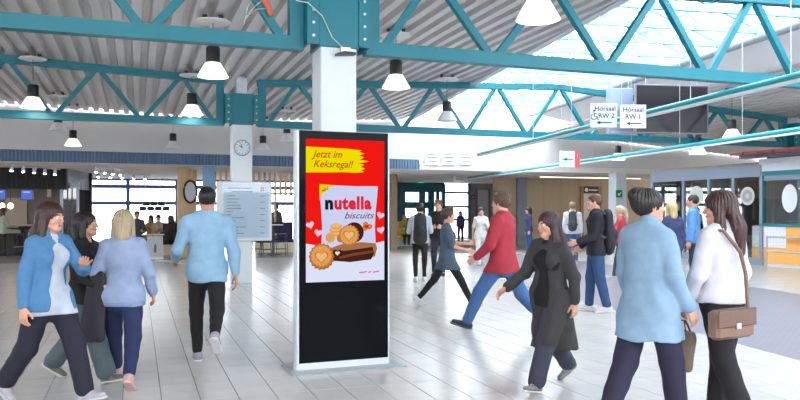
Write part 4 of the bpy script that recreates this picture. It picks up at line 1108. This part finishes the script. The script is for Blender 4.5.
    for a in A:
        key = ('d', hd, a[5], a[4])
        if key not in HC: HC[key] = hand_mesh(hd, a[5], a[4])
        v, q = HC[key]
        fwd = np.array((0, 1., 0)) if abs(a[3][1]) < .85 else np.array((0, 0, 1.))
        # palm faces the body: local x outward, thumb (local +y) forward
        z = -Vector(a[3]); yv = Vector(fwd); yv = (yv-z*yv.dot(z)).normalized(); xv = yv.cross(z)
        M = Matrix(((xv.x, yv.x, z.x), (xv.y, yv.y, z.y), (xv.z, yv.z, z.z))).to_4x4()
        Vs.append(apply(Matrix.Translation(a[2]) @ M, v)); Qs.append(q+off); Ms.append(np.zeros(len(q), int)); off += len(v)
    hm = hairm(hair[1])
    qmesh('body', np.concatenate(Vs)*K, np.concatenate(Qs), [SKINS[skin], EYEW, EYED, hm, LIP], np.concatenate(Ms), root)
    key = ('r', hh_, hair[0])
    if key not in HC: HC[key] = hair_mesh(max(hh_, .006), hair[0])
    v, q = HC[key]; qmesh('hair', apply(HM, v)*K, q, [hm], None, root)
    # trousers
    bw = bottom.get('w', .018); end = bottom.get('end', .93)
    F = Field(np.array((lo[0], lo[1], lo[2])), np.array((hi[0], hi[1], waist[2]+.05)), hc)
    F.seg(pel+np.array((0, 0, -.03)), waist-sd_*.02, .163*(1.05 if fem else 1)+.010, .145*thin+.010, .03, flat=((0, 1, 0), 1.4))
    for f in feet:
        F.seg(f[0]+up, f[1]+up, .088+bw*.7, .058+bw, .035); F.seg(f[1]+up, f[1]+up+(f[2]-f[1])*end, .058+bw, .042+bw*bottom.get('flare', 1.), .02)
    F.cut((0, 0, 1), waist[2]+.02); F.fold(bottom.get('fold', .0035), 26, 17, H*7)
    V, Q = F.mesh(); qmesh(bottom.get('name', 'trousers'), V*K, Q, [cloth(bottom['c'])], None, root)
    # shoes
    for f in feet:
        for part in ('shoe', 'sole'):
            F = Field(f[3]+up-.12, f[3]+up+np.array((.12, .34, .22)), min(hc, .012))
            F = Field(np.minimum(f[3], f[4])+up-.10, np.maximum(f[3], f[4])+up+.14, min(hc, .011))
            u0 = f[5]
            if part == 'shoe':
                F.seg(f[3]+up+u0*.008, f[3]+up+f[6]*.10+u0*.008, .038, .040, .02); F.seg(f[3]+up+f[6]*.10, f[4]+up, .042, .034, .03, flat=(u0, 1.25)); F.seg(f[3]+up+f[6]*.02, f[2]+up, .040, .045, .03)
                n = -u0; F.cut(n, float(n@(f[3]+up-u0*.014)))
            else:
                F.seg(f[3]+up-u0*.02, f[4]+up-u0*.02, .044, .046, 0); n = u0; F.cut(n, float(n@(f[3]+up-u0*.012))); F.cut(-n, float(-n@(f[3]+up-u0*.034)))
            V, Q = F.mesh(); qmesh(part, V*K, Q, [cloth(shoes[0]) if part == 'shoe' else mat('sole_%d_%d_%d' % shoes[1], dim(shoes[1], .75), .6)], None, root)
    # upper garment
    if top.get('inner'):
        F = Field((-.4, lo[1], pel[2]-.2), (.4, hi[1], nb_[2]+.1), hc); torso(F, .012); hips(F, .010); F.cut((0, 0, -1), -(pel[2]-top.get('ihem', .06))); F.fold(.003, 24, 16, 1.); V, Q = F.mesh(); qmesh('shirt', V*K, Q, [cloth(top['inner'])], None, root)
    pad = top.get('pad', .02)*.65; sl = top.get('sleeve', .95); hem = pel[2]-top.get('hem', .08); sw_ = top.get('slw', .018)*.5
    lo2 = lo.copy(); lo2[2] = min(hem-.05, min(a[2][2] for a in A)-.1); hi2 = hi.copy(); hi2[2] = nb_[2]+.14
    F = Field(lo2, hi2, hc); torso(F, pad); hips(F, max(.016, pad*.7))
    if top.get('hem', .08) > .12:
        fl = top.get('flare', .02); sway = np.array(top.get('sway', (0, 0, 0)), float)
        F.seg(waist, np.array((pel[0], pel[1], hem-.02))+sway, .15*thin+pad, .17+fl+pad, .05, flat=((0, 1, 0), top.get('skf', 1.35)))
    if top.get('open'):
        w_ = top['open']
        F.seg(chest+np.array((0, .3, .16)), np.array((0, .3, hem-.1)), w_, w_*1.5, .01, flat=((0, 1, 0), .35), sub=True)
    F.cut((0, 0, -1), -hem)
    for a in A:
        F.seg(a[0]+np.array((-a[5]*.01, 0, 0)), a[1] if sl > .5 else a[0]+(a[1]-a[0])*(sl*2), .058*thin+sw_, .048*thin+sw_, .03)
        if sl > .5: F.seg(a[1], a[1]+(a[2]-a[1])*((sl-.5)*2), .048*thin+sw_, .034+sw_, .015)
    col_ = top.get('collar', .0)
    if col_:
        F.seg(nb_+np.array((0, -.01, -.03)), nb_+np.array((0, .005, .0+col_)), .082, .072, .02); F.seg(nb_+np.array((0, .09, .10+col_)), nb_+np.array((0, .05, -.02)), .05, .02, .01, sub=True)
    if top.get('hood'):
        F.seg(nb_+np.array((-.07, -.08, -.02)), nb_+np.array((.07, -.08, -.02)), .05, .05, .04); F.ell(nb_+np.array((0, -.11, -.05)), (.11, .05, .08), .04)
    F.fold(top.get('fold', .0045), 20, 13, H*11)
    V, Q = F.mesh(); qmesh(top.get('name', 'jacket'), V*K, Q, [cloth(top['c'])], None, root)
    if top.get('band'):                                 # darker garment panel such as a hem band or rear pocket line
        F = Field(lo2, hi2, hc); torso(F, pad+.004); hips(F, max(.016, pad*.7)+.004); F.cut((0, 0, -1), -hem); F.cut((0, 0, 1), hem+.05); V, Q = F.mesh(); qmesh('waistband', V*K, Q, [cloth(top['band'])], None, root)
    info = dict(root=root, K=K, pel=pel, waist=waist, chest=chest, nb=nb_, A=A, hc=hcx, lod=lod, h=hc)
    return info
def carried(info, name, fn, lo, hi, c, label, cat, rough=.7, up_part=None):
    """something worn or held: a thing of its own, placed where the person holds it"""
    F = Field(lo, hi, info['h']); fn(F); V, Q = F.mesh(); K = info['K']; V = V*K
    base = np.array(((V[:, 0].min()+V[:, 0].max())/2, (V[:, 1].min()+V[:, 1].max())/2, V[:, 2].min()))
    R = info['root']; M = Matrix.Translation(R.location) @ Matrix.Rotation(R.rotation_euler.z, 4, 'Z')
    e = thing(name, label, cat, M @ Vector(base), R.rotation_euler.z)
    qmesh('bag_body' if cat in ('bag', 'backpack') else 'fabric', V-base, Q, [mat('acc_%d_%d_%d' % c, dim(c, .75), rough, noise=.12, nscale=10, bump=.15, bscale=80)], None, e)
    return e, base
def backpack(info, c, label, w=.15, h=.42):
    ch = info['chest']; cy = -.165
    def fn(F):
        F.seg(ch+np.array((0, cy, .10)), ch+np.array((0, cy-.02, -h+.14)), w*.85, w, .03, flat=((0, 1, 0), 1.7)); F.ell(ch+np.array((0, cy-.10, -.16)), (.10, .05, .10), .03)
    e, base = carried(info, 'backpack', fn, ch+np.array((-.3, -.45, -.6)), ch+np.array((.3, .05, .4)), c, label, 'backpack')
    K = info['K']
    for sx in (-1, 1):
        b = MB(); pts = [ch+np.array((sx*.09, -.14, .12)), ch+np.array((sx*.11, -.06, .20)), ch+np.array((sx*.12, .05, .18)), ch+np.array((sx*.135, .125, .04)), ch+np.array((sx*.15, .06, -.12)), ch+np.array((sx*.14, -.12, -.2))]
        b.tube([p*K-base for p in pts], .018, 6); b.build('strap', DARK, e, smooth=True)
    return e
WALK_R = ((24, 6, -12), (-18, 22, 32))      # right leg leads
WALK_L = ((-18, 22, 32), (24, 6, -12))
STAND = ((2, 3, 0), (-2, 3, 0))
SW_R = (((.18, -.38, -1), (.06, -.05, -1)), ((.16, .32, -1), (.02, .75, -1)))     # right arm back, left arm forward
SW_L = (((.16, .32, -1), (.02, .75, -1)), ((.18, -.38, -1), (.06, -.05, -1)))
SIT = ((86, 84, 0), (84, 88, 0))
SITARM = (((.15, .35, -1), (-.25, 1, -.1)), ((.15, .35, -1), (-.25, 1, -.1)))
DENIM, NAVYC, BLK_, JEANS = (86, 140, 190), (40, 44, 78), (24, 24, 28), (48, 86, 136)
BRN, DKB, BLD = (62, 36, 30), (30, 24, 26), (190, 164, 120)

# foreground, left group
p1 = person('leftmost walker, woman in a blue denim jacket over a white shirt with one arm raised', 49, 5.95, 1.66, -112, WALK_L,
    (((.22, -.12, -1), (.10, .10, -1)), ((.20, .55, -.8), (-.75, .75, .25))), dict(c=DENIM, open=.085, inner=(206, 216, 232), ihem=.14, hem=.10, pad=.03, slw=.03, collar=.03, name='jacket', fold=.007),
    dict(c=(34, 34, 54), w=.03, flare=1.2), ((190, 190, 200), (225, 225, 228)), ('long', BRN), head=(8, -4), fem=True, lod=0)
p2 = person('woman in black jacket and wide grey-green trousers, dark hair, behind the denim jacket woman', 84, 6.7, 1.58, -98, WALK_R,
    (((.15, .15, -1), (.05, .9, -.35)), ((.15, .2, -1), (-.1, .8, -.5))), dict(c=(34, 32, 36), hem=.10, pad=.02, collar=.02), dict(c=(92, 108, 114), w=.04, flare=1.3),
    ((120, 120, 116), (230, 230, 226)), ('bob', DKB), head=(12, 6), fem=True, lod=0)
ch = p2['pel']
carried(p2, 'carried_coat', lambda F: F.seg(ch+np.array((.21, .27, .16)), ch+np.array((.22, .22, -.40)), .09, .14, .02, flat=((1, 0, 0), 2.6)).cut((0, 0, -1), -(ch[2]-.44)).fold(.012, 34, 6), ch+np.array((-.05, -.15, -.65)), ch+np.array((.5, .6, .45)), (44, 40, 52), 'dark coat carried over the arm of the woman in black jacket', 'coat')
p3 = person('blonde woman seen from behind in a pale denim jacket and navy trousers, pink shoes', 123, 6.55, 1.60, 14, WALK_L,
    (((.28, .05, -1), (.1, .55, -.9)), ((.28, .05, -1), (.1, .55, -.9))), dict(c=(158, 176, 212), hem=.12, pad=.028, slw=.03, collar=.03, band=(140, 160, 200), fold=.006), dict(c=(36, 46, 92), w=.022, flare=.7, end=.88),
    ((222, 178, 174), (226, 190, 186)), ('bob', (186, 168, 136)), fem=True, lod=0)
p4 = person('man in a pale blue shirt and black trousers walking away, left of the display', 207, 7.45, 1.80, 12, ((-30, 34, 40), (10, 2, 0)),
    (((.22, -.18, -1), (.10, .05, -1)), ((.30, -.05, -.9), (.15, .75, -.35))), dict(c=(158, 200, 232), hem=.12, pad=.032, slw=.028, name='shirt', fold=.008, collar=.01), dict(c=(24, 24, 30), w=.012, flare=.5),
    ((176, 172, 190), (226, 226, 230)), ('crop', (26, 22, 24)), lod=0, skin=1)
a = p4['A'][1]
R = p4['root']; M = Matrix.Translation(R.location) @ Matrix.Rotation(R.rotation_euler.z, 4, 'Z')
pp = M @ (Vector(a[2]+a[3]*.10)*p4['K'])
pap = thing('folded_paper', 'folded white paper held in the left hand of the man in the pale blue shirt', 'paper', pp, R.rotation_euler.z)
MB().bar((-.16, -.03, .02), (.06, .06, -.01), .15, .006).build('sheet', SIGNW, pap); MB().bar((-.16, -.03, .03), (.05, .06, .008), .14, .004).build('sheet', SIGNW, pap)
# middle ground
p5 = person('man in a white hoodie and tight black trousers seen from behind, right of the display', 420, 16.0, 1.70, 0, ((6, 2, 0), (-8, 6, 4)),
    (((.2, .2, -1), (-.3, .9, -.1)), ((.2, .2, -1), (-.3, .9, -.1))), dict(c=(196, 206, 218), hem=.08, pad=.03, hood=True, slw=.03, name='hoodie'), dict(c=BLK_, w=.004, flare=.4), ((226, 226, 230), (235, 235, 235)), ('short', DKB), lod=1)
backpack(p5, (36, 36, 38), 'black backpack worn by the man in the white hoodie beside the display', .16, .46)
p6 = person('man in a black sweater and dark trousers facing the viewer beside the backpack man', 438.5, 17.3, 1.78, 170, STAND,
    (((.16, .1, -1), (-.45, .8, .05)), ((.16, .1, -1), (-.45, .8, .05))), dict(c=(30, 30, 34), hem=.08, name='sweater'), dict(c=(46, 44, 62), w=.012, flare=.7), ((40, 38, 40), (60, 58, 60)), ('short', (120, 92, 64)), lod=1)
p7 = person('woman in a long grey-blue top and black leggings striding to the right, arm held out', 447, 11.7, 1.66, -90, ((30, 4, -12), (-28, 12, 30)),
    (((.15, .25, -1), (0, 1, -.3)), ((.15, .45, -1), (-.1, 1, .05))), dict(c=(78, 98, 116), hem=.22, pad=.02, flare=.0, name='top', sleeve=.5), dict(c=(22, 22, 26), w=.006, flare=.5, name='leggings'), ((214, 218, 222), (235, 235, 235)), ('short', (70, 52, 44)), fem=True, lod=1)
p8 = person('woman dressed all in white walking towards the viewer in front of the grey wall', 481, 20.6, 1.64, 184, ((14, 4, -6), (-12, 10, 10)),
    (SW_R[0], SW_R[1]), dict(c=(232, 230, 226), hem=.12, sleeve=.45, name='blouse'), dict(c=(234, 232, 230), w=.02, flare=1.2), ((225, 220, 214), (235, 235, 235)), ('pony', (50, 34, 28)), fem=True, lod=1)
p9 = person('tall man in a red jacket and blue jeans striding left, seen from behind', 503, 9.45, 1.90, 58, ((-26, 22, 34), (34, 8, -14)),
    (((.22, .1, -1), (.05, .45, -.9)), ((.22, .2, -1), (-.1, .8, -.6))), dict(c=(176, 46, 64), hem=.14, pad=.035, slw=.03, collar=.03), dict(c=(70, 110, 166), w=.025), ((60, 66, 86), (90, 96, 110)), ('short', (92, 66, 52)), lod=0)
p10 = person('woman in a long open charcoal coat over black clothes striding left, hand stretched out', 550, 6.45, 1.58, 128, WALK_L,
    (((.25, .30, -.85), (.30, .75, -.55)), ((.2, -.30, -1), (.05, -.02, -1))), dict(c=(62, 60, 64), open=.09, inner=(20, 20, 24), ihem=.1, hem=.52, flare=.05, pad=.035, slw=.035, collar=.035, sway=(0.03, -.10, 0), skf=1.1, name='coat', fold=.01),
    dict(c=(64, 66, 84), w=.035, flare=1.2), ((140, 140, 146), (228, 226, 222)), ('long', (58, 30, 40)), head=(-10, -4), fem=True, lod=0)
p11 = person('woman in a purple-blue jacket and jeans standing far back in front of the beige wall', 529, 25.5, 1.66, 95, STAND,
    (HANG, HANG), dict(c=(60, 62, 112), hem=.1), dict(c=JEANS), ((190, 150, 140), (225, 225, 225)), ('bob', DKB), fem=True, lod=2)
p12 = person('man in a black jacket and blue jeans facing left, right of the coat woman', 596, 11.2, 1.80, 82, ((8, 4, 0), (-6, 8, 6)),
    (((.15, .1, -1), (0, .7, -.7)), ((.15, .2, -1), (-.1, .9, -.3))), dict(c=(30, 28, 40), hem=.10, pad=.035, slw=.03, collar=.03), dict(c=(46, 78, 124), w=.022), ((216, 216, 220), (235, 235, 235)), ('crop', (96, 70, 56)), lod=1)
backpack(p12, (32, 26, 40), 'dark backpack worn by the man in the black jacket and jeans', .16, .44)
p13 = person('person in a white hoodie and jeans seen from behind in the corridor', 572.5, 21.5, 1.78, -12, STAND,
    (HANG, HANG), dict(c=(222, 220, 232), hem=.1, pad=.03, hood=True, slw=.03, name='hoodie'), dict(c=(60, 90, 136)), ((190, 190, 190), (225, 225, 225)), ('short', (150, 116, 84)), lod=2)
backpack(p13, (58, 66, 66), 'dark green backpack worn by the person in the white hoodie in the corridor', .13, .40)
p14 = person('person in a red top and dark jeans half hidden behind the blue jacket woman', 621, 16.2, 1.66, 60, ((14, 4, -6), (-12, 10, 10)),
    SW_R, dict(c=(200, 70, 84), hem=.08, name='top'), dict(c=(66, 72, 88), w=.015), ((206, 206, 210), (235, 235, 235)), ('pony', (196, 176, 150)), fem=True, lod=1)
p17 = person('blonde person in a dark blue top behind the shoulders of the blue jacket woman', 672, 13.2, 1.70, 10, STAND,
    (HANG, HANG), dict(c=(58, 66, 110), hem=.1, name='top'), dict(c=(60, 62, 80)), ((120, 120, 120), (200, 200, 200)), ('bob', (206, 178, 132)), fem=True, lod=2)
p18 = person('man in a bright blue shirt in front of the glass shopfront', 693.5, 14.6, 1.86, 62, STAND,
    (HANG, HANG), dict(c=(98, 156, 214), hem=.1, name='shirt'), dict(c=(50, 52, 70)), ((120, 120, 120), (200, 200, 200)), ('crop', (50, 36, 32)), lod=2, skin=1)
# foreground, right pair
p15 = person('woman with a dark hair bun in a pale blue coat striding right', 648, 5.2, 1.73, -55, ((17, 5, -8), (-14, 18, 22)),
    (((.30, -.1, -1), (.15, .45, -.9)), ((.30, .15, -1), (.1, .6, -.8))), dict(c=(144, 176, 204), hem=.26, flare=.05, pad=.045, slw=.04, collar=.04, name='coat', fold=.009), dict(c=(40, 38, 66), w=.03),
    ((220, 220, 224), (235, 235, 235)), ('bun', DKB), head=(-28, 4), lean=5, fem=True, lod=0, roll=-4)
p16 = person('woman with long dark hair, white sweater and black trousers, at right', 722, 5.35, 1.70, 30, ((10, 4, 0), (-12, 12, 12)),
    (((.24, -.02, -1), (.05, .25, -1)), ((.22, .15, -1), (-.1, .5, -1))), dict(c=(222, 220, 232), hem=.02, pad=.04, slw=.04, name='sweater', collar=.02, fold=.008), dict(c=(24, 22, 30), w=.026, flare=1.3),
    ((40, 40, 44), (90, 90, 92)), ('long', (66, 36, 36)), head=(28, -4), fem=True, lod=0)
ch = p16['pel']
K = p16['K']
R = p16['root']; M = Matrix.Translation(R.location) @ Matrix.Rotation(R.rotation_euler.z, 4, 'Z')
base = (ch+np.array((-.2, -.22, -.24)))*K
e = thing('shoulder_bag', 'brown leather shoulder bag on the hip of the woman in the white sweater', 'bag', M @ Vector(base), R.rotation_euler.z)
LEA = mat('bag_leather', dim((128, 98, 84), .8), .5, noise=.12, nscale=12, bump=.15, bscale=80)
MB().bbox(-.2, .2, -.05, .05, 0, .20, .022).build('bag_body', LEA, e, smooth=True)
MB().bbox(-.203, .203, -.058, -.044, .085, .205, .006).build('flap', mat('bag_flap', dim((112, 84, 74), .8), .5, noise=.12, nscale=12), e)
MB().box(-.025, .025, -.064, -.056, .07, .11).build('clasp', STEEL, e)
b = MB(); nb_ = p16['nb']; sp = [ch+np.array((-.01, -.22, -.05)), p16['waist']+np.array((.03, -.175, .06)), p16['chest']+np.array((-.03, -.175, 0)), nb_+np.array((-.12, -.10, 0)), nb_+np.array((-.14, .02, .01))]
b.tube([p*K-base for p in sp], .014, 6); b.build('strap', mat('strap_brown', S(110, 84, 72), .6), e, smooth=True)
hw_ = p16['A'][1][2]+p16['A'][1][3]*.13
e, base = carried(p16, 'tote_bag', lambda F: F.seg(hw_+np.array((0, -.03, -.16)), hw_+np.array((0, .03, -.34)), .10, .12, 0, flat=((1, 0, 0), 1.6)).cut((0, 0, 1), hw_[2]-.10).cut((0, 0, -1), -(hw_[2]-.40)).fold(.006), hw_+np.array((-.3, -.3, -.6)), hw_+np.array((.3, .3, .1)), (140, 122, 106), 'beige tote bag carried low in the left hand of the white sweater woman', 'bag', .7)
for dx in (-.03, .03):
    b = MB(); b.tube([p*K-base for p in (hw_+np.array((dx, -.07, -.13)), hw_+np.array((dx*.3, -.03, -.02)), hw_+np.array((dx*.3, .03, -.02)), hw_+np.array((dx, .07, -.13)))], .008, 6); b.build('handle', MATS['strap_brown'], e, smooth=True)

# seated and distant people
def seated(label, px, s, H, rz, c, hc_, cb_=(50, 50, 60), fem=True, seat=.58, arms=SITARM, style='bob'):
    return person(label, px, Yat(px, s), H, rz, SIT, arms, dict(c=c, hem=.06, name='top'), dict(c=cb_), ((90, 90, 92), (200, 200, 200)), (style, hc_), fem=fem, lod=2, seat=seat, group='people sitting in the cafe')
seated('seated woman in a dark top, right end of the cafe group', 171, 18.35, 1.7, 75, (60, 56, 62), (60, 40, 34), (24, 24, 28), style='long')
seated('seated man in a grey top behind the blonde woman, left end of the cafe group', 137, 19.4, 1.82, -160, (90, 96, 112), (70, 46, 36), fem=False, style='short', seat=.66)
seated('seated person in an ochre top in the cafe group, left of middle', 151, 19.9, 1.7, 170, (196, 156, 90), (40, 26, 24))
seated('seated person in a cream top in the cafe group, right of middle', 158.5, 19.6, 1.72, 190, (206, 190, 160), (110, 50, 40), style='short')
seated('woman in a yellow and black jacket sitting on the yellow bench', 404.5, 21.25, 1.66, 192, (176, 160, 66), (196, 160, 110), (30, 30, 36))
seated('guest in a pale green top sitting at the bar by the left edge', 3, 18.9, 1.7, -40, (176, 184, 170), (66, 44, 36), seat=.84)
person('bar worker in black standing behind the counter by the silver door', 66.5, Yat(66.5, 20.9), 1.72, 130, STAND, (HANG, HANG), dict(c=(30, 28, 32), name='shirt'), dict(c=BLK_), ((30, 30, 30), (60, 60, 60)), ('crop', DKB), lod=2, skin=1)
person('guest in dark clothes standing by the slat screen right of the notice board', 276.5, Yat(276.5, 20.6), 1.76, 150, STAND, (HANG, HANG), dict(c=(96, 92, 96), name='shirt'), dict(c=(36, 36, 48)), ((60, 60, 60), (90, 90, 90)), ('short', DKB), lod=2)
person('person in a violet jacket by the entrance window behind the striding woman', 460.5, Yat(460.5, 25.2), 1.5, 160, STAND, (HANG, HANG), dict(c=(92, 76, 128)), dict(c=(60, 52, 80)), ((60, 60, 60), (90, 90, 90)), ('bob', DKB), fem=True, lod=2)
